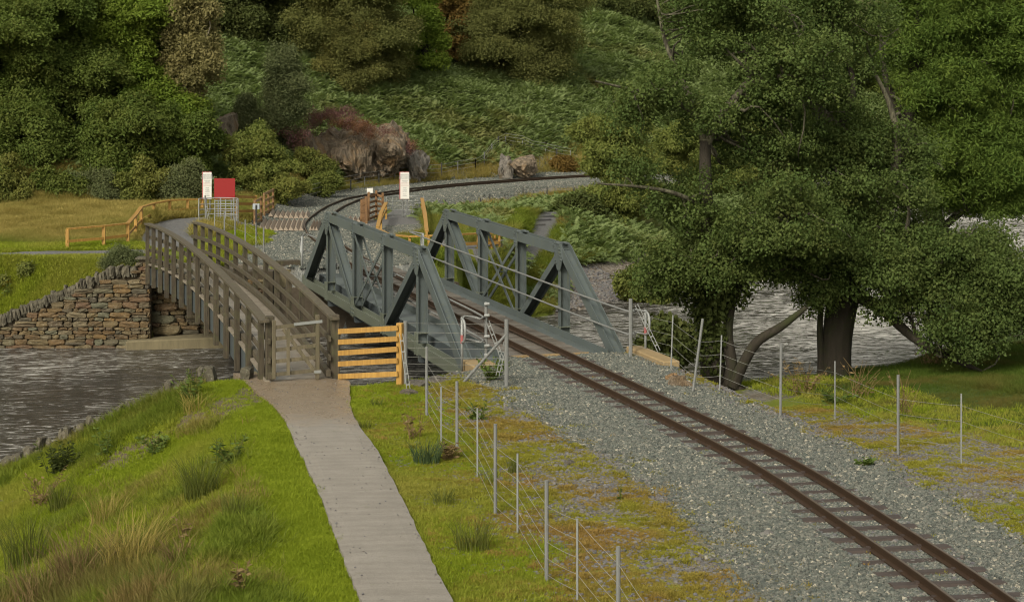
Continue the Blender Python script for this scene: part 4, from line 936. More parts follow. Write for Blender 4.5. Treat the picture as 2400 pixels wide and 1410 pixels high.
def kissing_gate(label, cx, ybase, wpx, hpx, flip=1):
    c = gp(cx, ybase); k = thing('kissing_gate', label, 'gate', c, 0, 'galvanised kissing gates'); m = c.y / F; R_ = wpx * m / 2; Hh = hpx * m
    arc = [(c.x + R_ * math.cos(a), c.y + R_ * .75 * math.sin(a)) for a in np.linspace(math.pi, 0, 13)]
    for f_ in (.06, .3, .52, .74, 1.0):
        mb = MB(); mb.tube([Vector((x, y, c.z + Hh * f_)) for x, y in arc], .016, 6); mb.build('hoop_rail', M['galv'], k, True)
    for i in (0, 3, 6, 9, 12):
        x, y = arc[i]; mb = MB(); mb.tube([Vector((x, y, c.z - .1)), Vector((x, y, c.z + Hh))], .02, 6); mb.build('upright', M['galv'], k)
    g0 = Vector((c.x + flip * R_ * .95, c.y - .15, c.z)); g1 = Vector((c.x - flip * R_ * .1, c.y - .35, c.z))
    for f_ in (.1, .3, .5, .72, .95): mb = MB(); mb.tube([g0 + Vector((0, 0, Hh * f_)), g1 + Vector((0, 0, Hh * f_))], .015, 6); mb.build('gate_bar', M['galv'], k)
    for q in (g0, g1, (g0 + g1) / 2): mb = MB(); mb.tube([q + Vector((0, 0, Hh * .06)), q + Vector((0, 0, Hh * 1.0))], .017, 6); mb.build('gate_upright', M['galv'], k)
kissing_gate('galvanised kissing gate below the red board', 512, 520, 92, 54, 1)
kissing_gate('galvanised kissing gate around the right hand notice', 950, 508, 88, 46, 1)
sg_ = thing('fence_strainer', 'thin silver strainer with ladder stay in front of the left notice', 'fence post', gp(483, 530)); p = gp(483, 530)
mb = MB(); mb.tube([p, UD(481, 458, p.y)], .03, 7); mb.build('post', M['post'], sg_); strap(UD(483, 478, p.y - .1), UD(492, 532, p.y - .1)).build('stay', M['galv'], sg_)

# ------------------------------------------------------------------ rocks
def rock(name, label, cx, cy, cz, rx, ry, rz, mat, seed, cuts=26, sub=4, rot=0.0, cat='rock', amp=.10, strata=None):
    import bmesh
    bm = bmesh.new(); bmesh.ops.create_icosphere(bm, subdivisions=sub, radius=1); r = np.random.default_rng(seed)
    P = np.array([v.co[:] for v in bm.verts]); P = np.sign(P) * np.abs(P) ** .62
    for k in range(cuts):
        n = r.normal(size=3); n /= np.linalg.norm(n)
        if strata is not None and k % 2: n = np.array(strata) + r.normal(size=3) * .18; n = n / np.linalg.norm(n) * (1 if r.random() < .5 else -1)
        d = r.uniform(.5, .9); e = P @ n - d; P = P - np.maximum(e, 0)[:, None] * n * .96
    nn = fbm(P[:, 0] * 2 + P[:, 2] * 1.1 + seed, P[:, 1] * 2 - P[:, 2] * 1.7, .35, seed, 4) - .5
    P = P * (1 + nn[:, None] * amp * 2)
    if strata is not None:
        sv = np.array(strata) / np.linalg.norm(strata); q = P @ sv * 3.2 + (fbm(P[:, 0] + seed, P[:, 2] + P[:, 1], .6, seed + 9, 3) - .5) * 2.2; saw = (q - np.floor(q)); hv = _h(np.floor(q), np.floor(q) * 0 + 3, seed)
        P = P * (1 + ((saw ** 2) * .16 + (hv - .5) * .24)[:, None])
    n3 = fbm(P[:, 0] * 1.0 + P[:, 2] * .5 + seed, P[:, 2] * .45 - P[:, 0] * .7 + P[:, 1], .16, seed + 5, 4) - .5; P = P * (1 + n3[:, None] * amp * 1.3)
    P = P * np.array([rx, ry, rz]); ca, sa = math.cos(rot), math.sin(rot)
    P = np.stack([P[:, 0] * ca - P[:, 1] * sa, P[:, 0] * sa + P[:, 1] * ca, P[:, 2]], 1)
    for v, q in zip(bm.verts, P): v.co = q
    me = bpy.data.meshes.new(name); bm.to_mesh(me); bm.free(); me.materials.append(mat)
    o = link(name, me, None, (cx, cy, cz)); return tag(o, label, cat)
def rock_px(label, x0, y0, x1, y1, Y, mat, seed, depth=1.0, cuts=26, sub=4, amp=.1, strata=None, name='rock'):
    a = UD(x0, y0, Y); b = UD(x1, y1, Y); c = (a + b) / 2
    return rock(name, label, c.x, Y + depth * .55, c.z, (b.x - a.x) / 2 * 1.12, depth, (a.z - b.z) / 2 * 1.12, mat, seed, cuts, sub, 0, 'rock', amp, strata)
SD = (.80, -.45, .40)
rock_px('steep brown rock face topped with heather behind the crossing', 725, 284, 905, 445, 86.4, M['rock'], 3, 2.2, 40, 5, .16, SD, 'rock_outcrop')
rock_px('jutting right shoulder of the brown rock face', 840, 282, 972, 440, 87.2, M['rock'], 8, 2.0, 40, 5, .16, SD, 'rock_outcrop')
rock_px('pale split slab at the right foot of the rock face', 946, 350, 1002, 424, 88.6, M['rock_pale'], 12, .8, 22, 4, .1, SD)
rock_px('grey slab among the trees left of the slender birch', 492, 262, 556, 342, 82.0, M['rock'], 17, 1.2, 24, 4, .08, SD, 'rock_slab')
rock_px('low rock left of the heather bank', 640, 306, 765, 404, 84.6, M['rock'], 19, 1.4, 34, 5, .14, SD)
rock_px('brown cut rock beside the far track', 1186, 360, 1272, 420, 92.2, M['rock'], 23, 1.0, 26, 4, .1, SD, 'cut_rock')
rock_px('pale face of the cut rock beside the far track', 1164, 370, 1212, 422, 91.9, M['rock_pale'], 27, .6, 22, 4, .1, SD, 'cut_rock')
rock_px('flat grey stone in the grass under the lineside fence', 1022, 408, 1056, 422, 92.2, M['rock_pale'], 29, .5, 16, 3)
p = G(1580, 898)
for i, (px, py, w, lab, mt) in enumerate(((1577, 893, .17, 'tan block of stone resting on the darker stones by the leaning fence post', 'rock_tan'), (1590, 906, .2, 'dark slab of stone under the tan block', 'rock'), (1608, 908, .16, 'dark stone nearest the leaning fence post', 'rock'))):
    q = gp(px, py); rock('boulder', lab, q.x, q.y, q.z + w * .35, w * 1.1, w * .8, w * .7, M[mt], 50 + i, 18, 3)
for i, (px, py, w, lab) in enumerate(((1336, 1088, .13, 'flat pale stone lying on the mossy gravel'), (1800, 1252, .13, 'black slate lying on the ballast left of the rails'), (2105, 1322, .1, 'pale pebble beside the lower right rail'), (985, 905, .3, 'rough grey stone at the foot of the left truss'),
                                           (960, 925, .22, 'pale rubble stone by the orange fence post'), (1020, 897, .26, 'rubble stone against the left bottom chord'), (40, 1182, .2, 'pale stone at the water edge on the near bank'), (12, 1180, .16, 'second pale stone at the water edge beside a rush clump'))):
    q = gp(px, py); rock('loose_stone', lab, q.x, q.y, q.z + w * .1, w, w * .8, w * .45, M['slate'] if 'black' in lab else M['rock_pale'], 70 + i, 16, 3)
for i, px in enumerate((998, 1006, 1014, 1021, 1028, 1036, 1043)):
    q = gp(px, 496); w = .11; r_ = rock('log', 'short sawn log lying in the heap by the right kissing gate', q.x, q.y, q.z + .12 + (i % 2) * .12, .13, .3, .12, M['rock_tan'] if i % 2 else M['rock'], 90 + i, 10, 2, random.uniform(-.5, .5), 'log'); r_['group'] = 'logs heaped by the right kissing gate'

# ------------------------------------------------------------------ scattered growth: prototypes and scatter node groups
def blade_mesh(name, mat, n, h, spread, width, lean, seed, segs=2):
    r = np.random.default_rng(seed); mb = MB()
    for k in range(n):
        a = r.uniform(0, 2 * math.pi); rr = spread * math.sqrt(r.uniform()); x, y = rr * math.cos(a), rr * math.sin(a)
        hh = h * r.uniform(.55, 1.1); az = a + r.normal() * .8; ln = lean * r.uniform(.3, 1.2); fa = r.uniform(0, math.pi); w = width * r.uniform(.7, 1.2)
        vs = []
        for j in range(segs):
            t = j / segs; ox = x + math.cos(az) * ln * hh * t * t; oy = y + math.sin(az) * ln * hh * t * t; zz = hh * t * (1 - .25 * ln * t)
            ww = w * (1 - .5 * t); vs += [(ox - math.cos(fa) * ww, oy - math.sin(fa) * ww, zz), (ox + math.cos(fa) * ww, oy + math.sin(fa) * ww, zz)]
        vs.append((x + math.cos(az) * ln * hh, y + math.sin(az) * ln * hh, hh * (1 - .25 * ln)))
        fs = [(2 * j, 2 * j + 1, 2 * j + 3, 2 * j + 2) for j in range(segs - 1)] + [(2 * segs - 2, 2 * segs - 1, 2 * segs)]
        mb.add(vs, fs)
    return mb.mesh(name, mat)
def leaf_clump(name, mat, n, rad, size, seed, flat=.6, droop=0.0, narrow=.55):
    r = np.random.default_rng(seed); mb = MB()
    for k in range(n):
        d = r.normal(size=3); d /= np.linalg.norm(d); c = d * rad * r.uniform(.35, 1) * np.array([1, 1, flat])
        nrm = d * .5 + np.array([0, 0, .75]) + r.normal(size=3) * .45; nrm /= np.linalg.norm(nrm)
        ax = np.cross(nrm, r.normal(size=3)); ax /= np.linalg.norm(ax) + 1e-9; ax = ax + np.array([0, 0, -droop]); ax /= np.linalg.norm(ax); bx = np.cross(nrm, ax)
        s = size * r.uniform(.65, 1.2); w = s * narrow
        tip = c + ax * s - nrm * s * .12
        mb.add([c - ax * s * .6, c + bx * w * .8 + nrm * w * .18, tip, c - bx * w * .8 + nrm * w * .18], [(0, 1, 2), (0, 2, 3)])
    return mb.mesh(name, mat)
def fern_mesh(name, mat, nfr, L, seed):
    r = np.random.default_rng(seed); mb = MB()
    for k in range(nfr):
        az = 2 * math.pi * k / nfr + r.uniform(-.5, .5); l = L * r.uniform(.7, 1.15); ca, sa = math.cos(az), math.sin(az); np_ = 9; rise = r.uniform(.55, .95)
        for j in range(1, np_ + 1):
            t = .22 + .78 * j / np_; x = l * t * .85; z = l * rise * (t - .62 * t * t) * 1.3; pl = l * .34 * (1.08 - t) * r.uniform(.8, 1.15) + .02
            for s in (-1, 1):
                dx = pl * .45; dy = pl * s; dz = -pl * .22 + r.normal() * .012; wv = l * .052
                q = [(x - wv, 0, z - .005), (x + wv, 0, z + .005), (x + dx + wv * .2, dy, z + dz), ]
                mb.add([(a * ca - b * sa, a * sa + b * ca, c) for a, b, c in q], [(0, 1, 2)])
    return mb.mesh(name, mat)
def chip_mesh(name, mat, seed, flat):
    r = np.random.default_rng(seed); n = 6; vs = []
    for zz, sc in ((-.5, 1), (.5, .8)):
        for k in range(n): a = 2 * math.pi * k / n + r.uniform(-.35, .35); vs.append((math.cos(a) * sc * r.uniform(.35, .6), math.sin(a) * sc * r.uniform(.3, .5), zz * flat + r.uniform(-.08, .08) * flat))
    mb = MB(); mb.add(vs, [tuple(range(n - 1, -1, -1)), tuple(range(n, 2 * n))] + [(k, (k + 1) % n, n + (k + 1) % n, n + k) for k in range(n)]); return mb.mesh(name, mat)

def scatter_group(name, meshes):
    ng = bpy.data.node_groups.new(name, 'GeometryNodeTree')
    ng.interface.new_socket('Geometry', in_out='INPUT', socket_type='NodeSocketGeometry'); ng.interface.new_socket('Geometry', in_out='OUTPUT', socket_type='NodeSocketGeometry')
    N, L = ng.nodes, ng.links; gi = N.new('NodeGroupInput'); go = N.new('NodeGroupOutput'); ip = N.new('GeometryNodeInstanceOnPoints'); jn = N.new('GeometryNodeJoinGeometry')
    for m in meshes:
        o = bpy.data.objects.new('pattern', m); oi = N.new('GeometryNodeObjectInfo'); oi.inputs['Object'].default_value = o
        gt = N.new('GeometryNodeGeometryToInstance'); L.new(oi.outputs['Geometry'], gt.inputs[0]); L.new(gt.outputs[0], jn.inputs[0])
    L.new(gi.outputs[0], ip.inputs['Points']); L.new(jn.outputs[0], ip.inputs['Instance']); ip.inputs['Pick Instance'].default_value = True
    for nm, ty, sock in (('idx', 'INT', 'Instance Index'), ('rot', 'FLOAT_VECTOR', 'Rotation'), ('scl', 'FLOAT_VECTOR', 'Scale')):
        a = N.new('GeometryNodeInputNamedAttribute'); a.data_type = ty; a.inputs['Name'].default_value = nm
        out = [s for s in a.outputs if s.enabled and s.name == 'Attribute'][0]
        if sock == 'Rotation':
            e = N.new('FunctionNodeEulerToRotation'); L.new(out, e.inputs[0]); L.new(e.outputs[0], ip.inputs[sock])
        else: L.new(out, ip.inputs[sock])
    L.new(ip.outputs[0], go.inputs[0]); return ng, len(meshes)

def scatter(name, grp, pts, rot, scl, tint, parent=None, seed=1):
    ng, k = grp; r = np.random.default_rng(seed); n = len(pts)
    me = bpy.data.meshes.new(name); me.vertices.add(n); me.vertices.foreach_set('co', np.asarray(pts, np.float32).ravel())
    scl = np.asarray(scl, float); scl = np.repeat(scl[:, None], 3, 1) if scl.ndim == 1 else scl
    a = me.attributes.new('idx', 'INT', 'POINT'); a.data.foreach_set('value', r.integers(0, k, n).astype(np.int32))
    a = me.attributes.new('rot', 'FLOAT_VECTOR', 'POINT'); a.data.foreach_set('vector', np.asarray(rot, np.float32).ravel())
    a = me.attributes.new('scl', 'FLOAT_VECTOR', 'POINT'); a.data.foreach_set('vector', scl.astype(np.float32).ravel())
    a = me.attributes.new('tint', 'FLOAT', 'POINT'); a.data.foreach_set('value', np.asarray(tint, np.float32))
    o = link(name, me, parent); md = o.modifiers.new('growth', 'NODES'); md.node_group = ng
    return o

def field(n, xr, yr, dens, seed, frustum=2.0):
    "random ground points kept with probability dens(X, Y)"
    r = np.random.default_rng(seed); X = r.uniform(*xr, n); Y = r.uniform(*yr, n)
    k = np.abs(X) < .262 * Y + frustum; X, Y = X[k], Y[k]
    k = r.uniform(size=len(X)) < dens(X, Y); return X[k], Y[k]
def lay(name, grp, X, Y, s, tint, tilt=.12, sink=.01, seed=1, label=None, dz=0):
    r = np.random.default_rng(seed); n = len(X); Z = H(X, Y) - sink + dz
    rot = np.stack([r.normal(size=n) * tilt, r.normal(size=n) * tilt, r.uniform(0, 6.283, n)], 1)
    o = scatter(name, grp, np.stack([X, Y, Z], 1), rot, s, tint, None, seed); return tag(o, label, kind='stuff')

GR = {
 'sedge': scatter_group('sedge', [blade_mesh('sedge', M['g_rush'], 20, .42, .10, .005, .7, 80 + i, 3) for i in range(5)]),
 'lawn': scatter_group('lawn', [blade_mesh('lawn', M['g_lawn'], 26, .075, .11, .006, .9, i) for i in range(5)]),
 'meadow': scatter_group('meadow', [blade_mesh('meadow', M['g_meadow_shaded'], 22, .26, .12, .006, .9, 25 + i, 3) for i in range(5)]),
 'rough': scatter_group('rough', [blade_mesh('rough', M['g_rough'], 22, .26, .12, .006, .9, 20 + i, 3) for i in range(5)]),
 'dry': scatter_group('dry', [blade_mesh('dry', M['g_dry'], 24, .40, .16, .008, .7, 40 + i, 3) for i in range(4)]),
 'moss': scatter_group('moss', [blade_mesh('moss', M['g_moss'], 24, .055, .08, .007, 1.0, 60 + i) for i in range(4)]),
 'fern': scatter_group('fern', [fern_mesh('fern', M['lf_fern'], 6, .6, i) for i in range(5)]),
 'ballast': scatter_group('ballast', [chip_mesh('ballast', M['ballast'], i, .7) for i in range(8)]),
 'slate': scatter_group('slate', [chip_mesh('slate', M['slate'], 30 + i, .28) for i in range(8)]),
 'heather': scatter_group('heather', [leaf_clump('heather', M['lf_heather'], 46, .22, .05, i, .8, -.5, .4) for i in range(3)]),
 'weed': scatter_group('weed', [leaf_clump('weed', M['weed'], 16, .16, .07, 7 + i, .7, .2, .5) for i in range(4)]),
}
# ---- near bank
n1f = lambda X, Y, s, sd: fbm(X, Y, s, sd, 3)
def in_frame(X, Y): return np.abs(X) < .262 * Y + 2
def d_left(X, Y):
    return ((X < path_left(Y) + (n1f(X, Y, .35, 61) - .45) * .28) & (seg_dist(X, Y, near_bank) > .02) & ~inside(X, Y, river) & (Y < 35.0)) * (1 - .93 * soil(X, Y))
X, Y = field(150000, (-10.5, -1), (18, 35.3), d_left, 11)
nz = n1f(X, Y, 2.2, 71); off = path_left(Y) - X
lay('lawn_grass', GR['lawn'], X, Y, .5 + .55 * n1f(X, Y, .6, 5) + .5 * smooth(1.0, 2.0, off) * nz, np.clip((nz - .42) * 2.2, 0, .9) * smooth(.5, 1.6, off), .2, .01, 12, 'bright short grass on the bank left of the footpath')
X, Y = field(60000, (-10.5, -2), (18, 35.3), lambda X, Y: d_left(X, Y) * np.clip((n1f(X, Y, 1.6, 72) - .40) * 2.2 + .75 * smooth(27, 22.5, Y) * smooth(.8, 2.0, path_left(Y) - X), 0, 1) * smooth(.55, 1.3, path_left(Y) - X), 13)
lay('rough_grass', GR['rough'], X, Y, .45 + .75 * n1f(X, Y, 1.0, 6), np.clip((n1f(X, Y, 1.3, 73) - .38) * 2.5, 0, 1), .25, .02, 14, 'longer rough and browning grass on the left bank')
def g_of(X, Y): return masks(X, Y)[0]
X, Y = field(70000, (-4.5, 4), (18, 37.5), lambda X, Y: ((X > path_right(Y) - (n1f(X, Y, .35, 62) - .45) * .28) & (seg_dist(X, Y, TRK_S, signed=True) < 0) & (seg_dist(X, Y, near_bank) > .15) & ~inside(X, Y, river)) * smooth(1.9, .5, X - path_right(Y) + (n1f(X, Y, 1.1, 41) - .5) * 1.4), 15)
lay('lawn_grass', GR['lawn'], X, Y, .45 + .6 * n1f(X, Y, .8, 8), np.clip((n1f(X, Y, 1.5, 74) - .35) * 1.6, 0, .8), .2, .01, 16, 'grass verge along the right edge of the footpath')
def d_moss(X, Y):
    g, bal, near, dt, be = masks(X, Y); return ((X > path_right(Y) + .1) & near & ~inside(X, Y, river)) * np.clip(.14 + smooth(.08, .80, g + (n1f(X, Y, .22, 91) - .5) * 1.9), 0, 1) * np.where(np.abs(dt) < 1.5, .012, np.where(np.abs(dt) < 2.3, .22 + .5 * n1f(X, Y, .5, 96), 1)) * np.where(dt > 6.2, 0, 1)
X, Y = field(560000, (-4.2, 9.5), (18, 39), d_moss, 17)
lay('moss_tufts', GR['moss'], X, Y, .30 + 1.0 * n1f(X, Y, .25, 9) ** 2.5, np.clip((n1f(X, Y, 1.0, 75) - .40) * 2.6, 0, 1), .25, .01, 18, 'yellow green moss and short tufts over the slate chippings')
X, Y = field(52000, (4, 15), (24, 48), lambda X, Y: ((seg_dist(X, Y, TRK_S, signed=True) > 5.6) & (seg_dist(X, Y, near_bank) > .1) & ~inside(X, Y, river) & (seg_dist(X, Y, near_bank) < seg_dist(X, Y, far_bank))).astype(float), 19)
dd = seg_dist(X, Y, TRK_S, signed=True)
lay('meadow_grass', GR['meadow'], X, Y, np.where(dd < 8.5, .35, .55) * (.7 + .7 * n1f(X, Y, .8, 10)), np.clip((n1f(X, Y, 1.2, 76) - .45) * 2, 0, .8), .3, .02, 20, 'grass running down to the river beyond the right hand fence')
X, Y = field(16000, (4, 15), (24, 48), lambda X, Y: ((seg_dist(X, Y, TRK_S, signed=True) > 5.2) & (seg_dist(X, Y, TRK_S, signed=True) + (n1f(X, Y, 1.5, 44) - .5) * 3 < 7.0) & (seg_dist(X, Y, near_bank) < seg_dist(X, Y, far_bank)) & ~inside(X, Y, river)).astype(float), 191)
lay('lawn_grass', GR['lawn'], X, Y, .8 + .8 * n1f(X, Y, .7, 12), np.clip((n1f(X, Y, .7, 76) - .3) * 1.8, 0, .9), .3, .01, 201, 'bright grass edge outside the right hand fence')
X, Y = field(9000, (-9, -2.2), (18, 28.5), lambda X, Y: d_left(X, Y) * smooth(1.6, 3.2, path_left(Y) - X + (n1f(X, Y, 1.3, 93) - .5) * 2.2) * smooth(27.5, 24.5, Y + (n1f(X, Y, 1.0, 94) - .5) * 3), 131)
lay('sedge', GR['sedge'], X, Y, .5 + .8 * n1f(X, Y, .9, 7), np.clip((n1f(X, Y, 1.1, 95) - .25) * 1.9, 0, 1), .25, .02, 141, 'tall browning sedge and rush at the foot of the left bank')
# ---- stones
def d_bal(X, Y):
    g, bal, near, dt, be = masks(X, Y); P = (X - TS_O.x) * TS_D.x + (Y - TS_O.y) * TS_D.y
    onb = (P > S_FAR) & (P < S_NEAR + .15) & (np.abs(dt) < 3.5)
    far = (Y > 74) & ~near; return np.where(onb | inside(X, Y, river), 0, np.clip(smooth(2.35, 1.7, np.where(far, np.abs(dt) * .55, np.abs(dt)) + (n1f(X, Y, .9, 77) - .5)) * np.where((dt > 0) & ~far, smooth(1.9, 1.2, dt + (n1f(X, Y, .9, 77) - .5) * .8), 1) + np.where(near, .0, .0), 0, 1))
X, Y = field(330000, (-4, 8), (18, 38.8), d_bal, 21, .8)
dt_ = np.abs(seg_dist(X, Y, TRK_S)); k = dt_ < .68
lay('ballast', GR['ballast'], X[k], Y[k], np.random.default_rng(31).uniform(.026, .048, k.sum()), np.zeros(k.sum()), 1.0, .006, 221, 'crushed stone packed between the near rails')
X, Y = X[~k], Y[~k]
lay('ballast', GR['ballast'], X, Y, np.random.default_rng(3).uniform(.030, .072, len(X)), np.zeros(len(X)), 1.0, -.004, 22, 'grey green crushed stone ballast under the rails')
X, Y = field(330000, (-11, 16), (54, 98), d_bal, 23)
lay('ballast', GR['ballast'], X, Y, np.random.default_rng(4).uniform(.06, .10, len(X)), np.zeros(len(X)), 1.0, -.01, 24, 'crushed stone ballast under the far curve')
X, Y = field(60000, (-10, -1.5), (54.3, 66.5), lambda X, Y: np.where((X > -8.4) & (np.abs(seg_dist(X, Y, TRK_S)) > 1.4) & ~inside(X, Y, river) & (X < -2.5), np.clip(1.5 - smooth(-7.0, -8.3, X) * 2 + (n1f(X, Y, 1, 15) - .5), 0, 1), 0), 231)
lay('ballast', GR['ballast'], X, Y, np.random.default_rng(41).uniform(.05, .10, len(X)), np.zeros(len(X)), 1.0, -.01, 241, 'loose ballast spread between the footbridge and the far truss end')
def d_sl(X, Y):
    g, bal, near, dt, be = masks(X, Y); return ((X > path_right(Y) + .15) & near & ~inside(X, Y, river) & (dt < 6.6)) * np.clip(1.15 - g * .75 + (n1f(X, Y, .5, 92) - .5), 0, 1) * np.where(bal > .6, .15, 1)
X, Y = field(80000, (-4, 9.5), (18, 38.5), d_sl, 25, .8)
lay('slate_chippings', GR['slate'], X, Y, np.random.default_rng(5).uniform(.025, .085, len(X)), np.zeros(len(X)), .22, -.004, 26, 'purple grey slate chippings beside the line')
X, Y = field(9000, (-1.3, 7), (57, 66), lambda X, Y: ((X > 1.2) & (seg_dist(X, Y, far_bank) < 3) & ~inside(X, Y, river)).astype(float), 27)
lay('beach_pebbles', GR['slate'], X, Y, np.random.default_rng(6).uniform(.05, .16, len(X)), np.zeros(len(X)), .25, -.01, 28, 'pebbles on the gravel beach across the river')
X, Y = field(9000, (-5, 2), (18, 35), lambda X, Y: ((X > path_left(Y) + .03) & (X < path_right(Y) - .03)) * np.clip(.10 + .9 * np.exp(-np.minimum(X - path_left(Y), path_right(Y) - X) / .07), 0, 1), 271, .8)
n = len(X); r_ = np.random.default_rng(272)
o = scatter('path_grit', GR['slate'], np.stack([X, Y, np.full(n, .006)], 1), np.stack([r_.normal(size=n) * .2, r_.normal(size=n) * .2, r_.uniform(0, 6, n)], 1), r_.uniform(.012, .034, n), np.zeros(n), None, 273); tag(o, 'loose grit on the concrete footpath', kind='stuff')
# rapids: boulders breaking the water are left to the water itself
# ---- far side
def far_ok(X, Y): return ~on_gravel(X, Y) & (seg_dist(X, Y, near_bank) > seg_dist(X, Y, far_bank)) & ~inside(X, Y, river)
hdist = lambda X, Y: -seg_dist(X, Y, foot, signed=True)
adt = lambda X, Y: np.abs(seg_dist(X, Y, TRK_S))
X, Y = field(110000, (-24, -6.5), (53.0, 73), lambda X, Y: (far_ok(X, Y) & (X < -7.8) & ((Y > 55.6) | (Y < 54.2)) & (X < -9.2 + .02 * (Y - 54)) ).astype(float) * np.where((X > -11.8) & (Y > 56), np.where(Y < 66.5, smooth(-10.3, -11.4, X) , .0 + (X < -10.6)), 1), 31)
lay('field_grass', GR['dry'], X, Y, (.3 + .5 * smooth(57, 62, Y)) * (.35 + 1.3 * n1f(X, Y, 1.3, 11)), np.clip(smooth(60, 56, Y) + (n1f(X, Y, 2.5, 78) - .5) * 1.3, 0, 1), .25, .02, 32, 'tall yellowing grass in the field beyond the river')
X, Y = field(70000, (-16, -7), (52.2, 66), lambda X, Y: (far_ok(X, Y) & (((X < -9.9) & (Y < 57.5) & ((Y > 55.4) | (Y < 54.1))) | ((X > -8.9) & (X < -7.8 + (n1f(X, Y, .8, 16) - .5)) & (Y > 53.5) & (Y < 65)))).astype(float), 33)
lay('bank_grass', GR['lawn'], X, Y, (.8 + .9 * n1f(X, Y, 1.0, 12)), np.clip((n1f(X, Y, 1.5, 79) - .3) * 1.5, 0, .8), .3, .01, 34, 'green grass on the far bank above the stone wall')
def d_verge(X, Y): d = adt(X, Y); return (far_ok(X, Y) & (d > np.where(Y > 74, np.where(seg_dist(X, Y, TRK_S, signed=True) > 0, 3.7, 2.4), 1.7)) & (d < 5.5) & (Y > 60) & (X > -12)) * np.clip(smooth(5.6, 2.6, d + (n1f(X, Y, 2, 81) - .5) * 4), 0, 1) * ~((X < -3) & (Y < 75) & (X > -9))
X, Y = field(90000, (-13, 18), (58, 102), d_verge, 35)
lay('verge_grass', GR['dry'], X, Y, .45 + .6 * n1f(X, Y, 1.4, 13), np.clip((n1f(X, Y, 2.0, 82) - .45) * 2, 0, 1), .25, .02, 36, 'yellow verge grass along the far curve of the railway')
X, Y = field(45000, (-3.5, 6), (54.5, 76), lambda X, Y: (far_ok(X, Y) & (seg_dist(X, Y, far_bank) > np.where(X < 1.2, .1, 3)) & (adt(X, Y) > 1.9)).astype(float), 37)
lay('verge_grass', GR['rough'], X, Y, .9 + .6 * n1f(X, Y, 1.4, 13), np.clip((n1f(X, Y, 2.0, 83) - .35) * 1.6, 0, 1), .25, .02, 38, 'grass around the riverside path beyond the truss')
def d_fern(X, Y):
    h = hdist(X, Y); e = n1f(X, Y, 2.0, 84)
    return far_ok(X, Y) * np.where(h > .9 + (e - .5) * 3, 1, 0) * (adt(X, Y) > 2.6) * np.clip(.1 + e * 1.5, 0, 1)
X, Y = field(240000, (-28, 34), (69, 126), d_fern, 39)
lay('bracken', GR['fern'], X, Y, .30 + .95 * n1f(X, Y, .9, 14), np.clip((n1f(X, Y, 2.2, 85) - .66) * 3.0 + smooth(4, 1, hdist(X, Y)) * .35, 0, 1) * .8, .35, .05, 40, 'bracken covering the hillside above the railway')
sx_, sy_ = U(1250, 545)[:2]
def d_fern2(X, Y):
    pxx = 1200 + F * X / Y; pyy = YH + F * (CAMZ - .1) / Y; e = n1f(X, Y, 1.5, 86)
    pathx = np.interp(Y, [60.0, 62.2, 66.9, 72.0], [-.9, .3, .75, 1.5]); onp = (X > pathx - 1.1) & (X < pathx + .9) & (Y < 70)
    return far_ok(X, Y) * (seg_dist(X, Y, far_bank) > np.where(X < 1.4, .9, 3.0) + (e - .5)) * ((X > -1.0) | (Y > 68)) * (adt(X, Y) > np.where(Y > 72, 4.6, 2.9) + (e - .5) * 2.5) * (hdist(X, Y) < 2) * np.where(onp, 0, np.clip(.3 + e * 1.2, 0, 1)) * (Y > 58.5)
X, Y = field(70000, (-5, 20), (58, 100), d_fern2, 41)
lay('bracken', GR['fern'], X, Y, .7 + .5 * n1f(X, Y, 1.2, 15), np.clip((n1f(X, Y, 2.2, 87) - .58) * 3, 0, 1), .35, .05, 42, 'bracken between the riverside path and the river')
# bracken fringe along the bank behind the right truss
# heather on the rock face
hx = []; 
rr = np.random.default_rng(51)
def blob(px, py, Y, wx, wz, n):
    q = UD(px, py, Y); return np.stack([q.x + rr.normal(size=n) * wx * .5, Y + rr.normal(size=n) * .35, q.z + rr.normal(size=n) * wz * .5], 1)
def heather(label, spots, tint):
    pts = np.vstack([blob(*s) for s in spots]); n = len(pts)
    o = scatter('heather_patch', GR['heather'], pts, np.stack([rr.normal(size=n) * .4, rr.normal(size=n) * .4, rr.uniform(0, 6, n)], 1), rr.uniform(.7, 1.3, n), np.clip(rr.normal(size=n) * .3 + tint, 0, 1)); return tag(o, label, 'heather')
heather('pink heather hanging over the top left of the rock face', [(770, 272, 86.4, 1.0, .35, 60), (735, 284, 86.0, .4, .5, 36), (800, 264, 87.2, .8, .25, 36)], .2)
heather('rust red heather draped across the middle of the rock face', [(815, 286, 85.9, .8, .25, 46), (845, 296, 85.9, .6, .25, 34), (868, 310, 85.7, .3, .3, 18)], .8)
heather('small purple heather tuft on the low left rock', [(700, 320, 83.6, .5, .35, 36), (660, 303, 83.8, .4, .3, 26)], .1)
heather('purple heather sprigs near the right shoulder of the rock', [(960, 340, 88.2, .25, .3, 20), (905, 310, 88.0, .5, .2, 26)], .3)

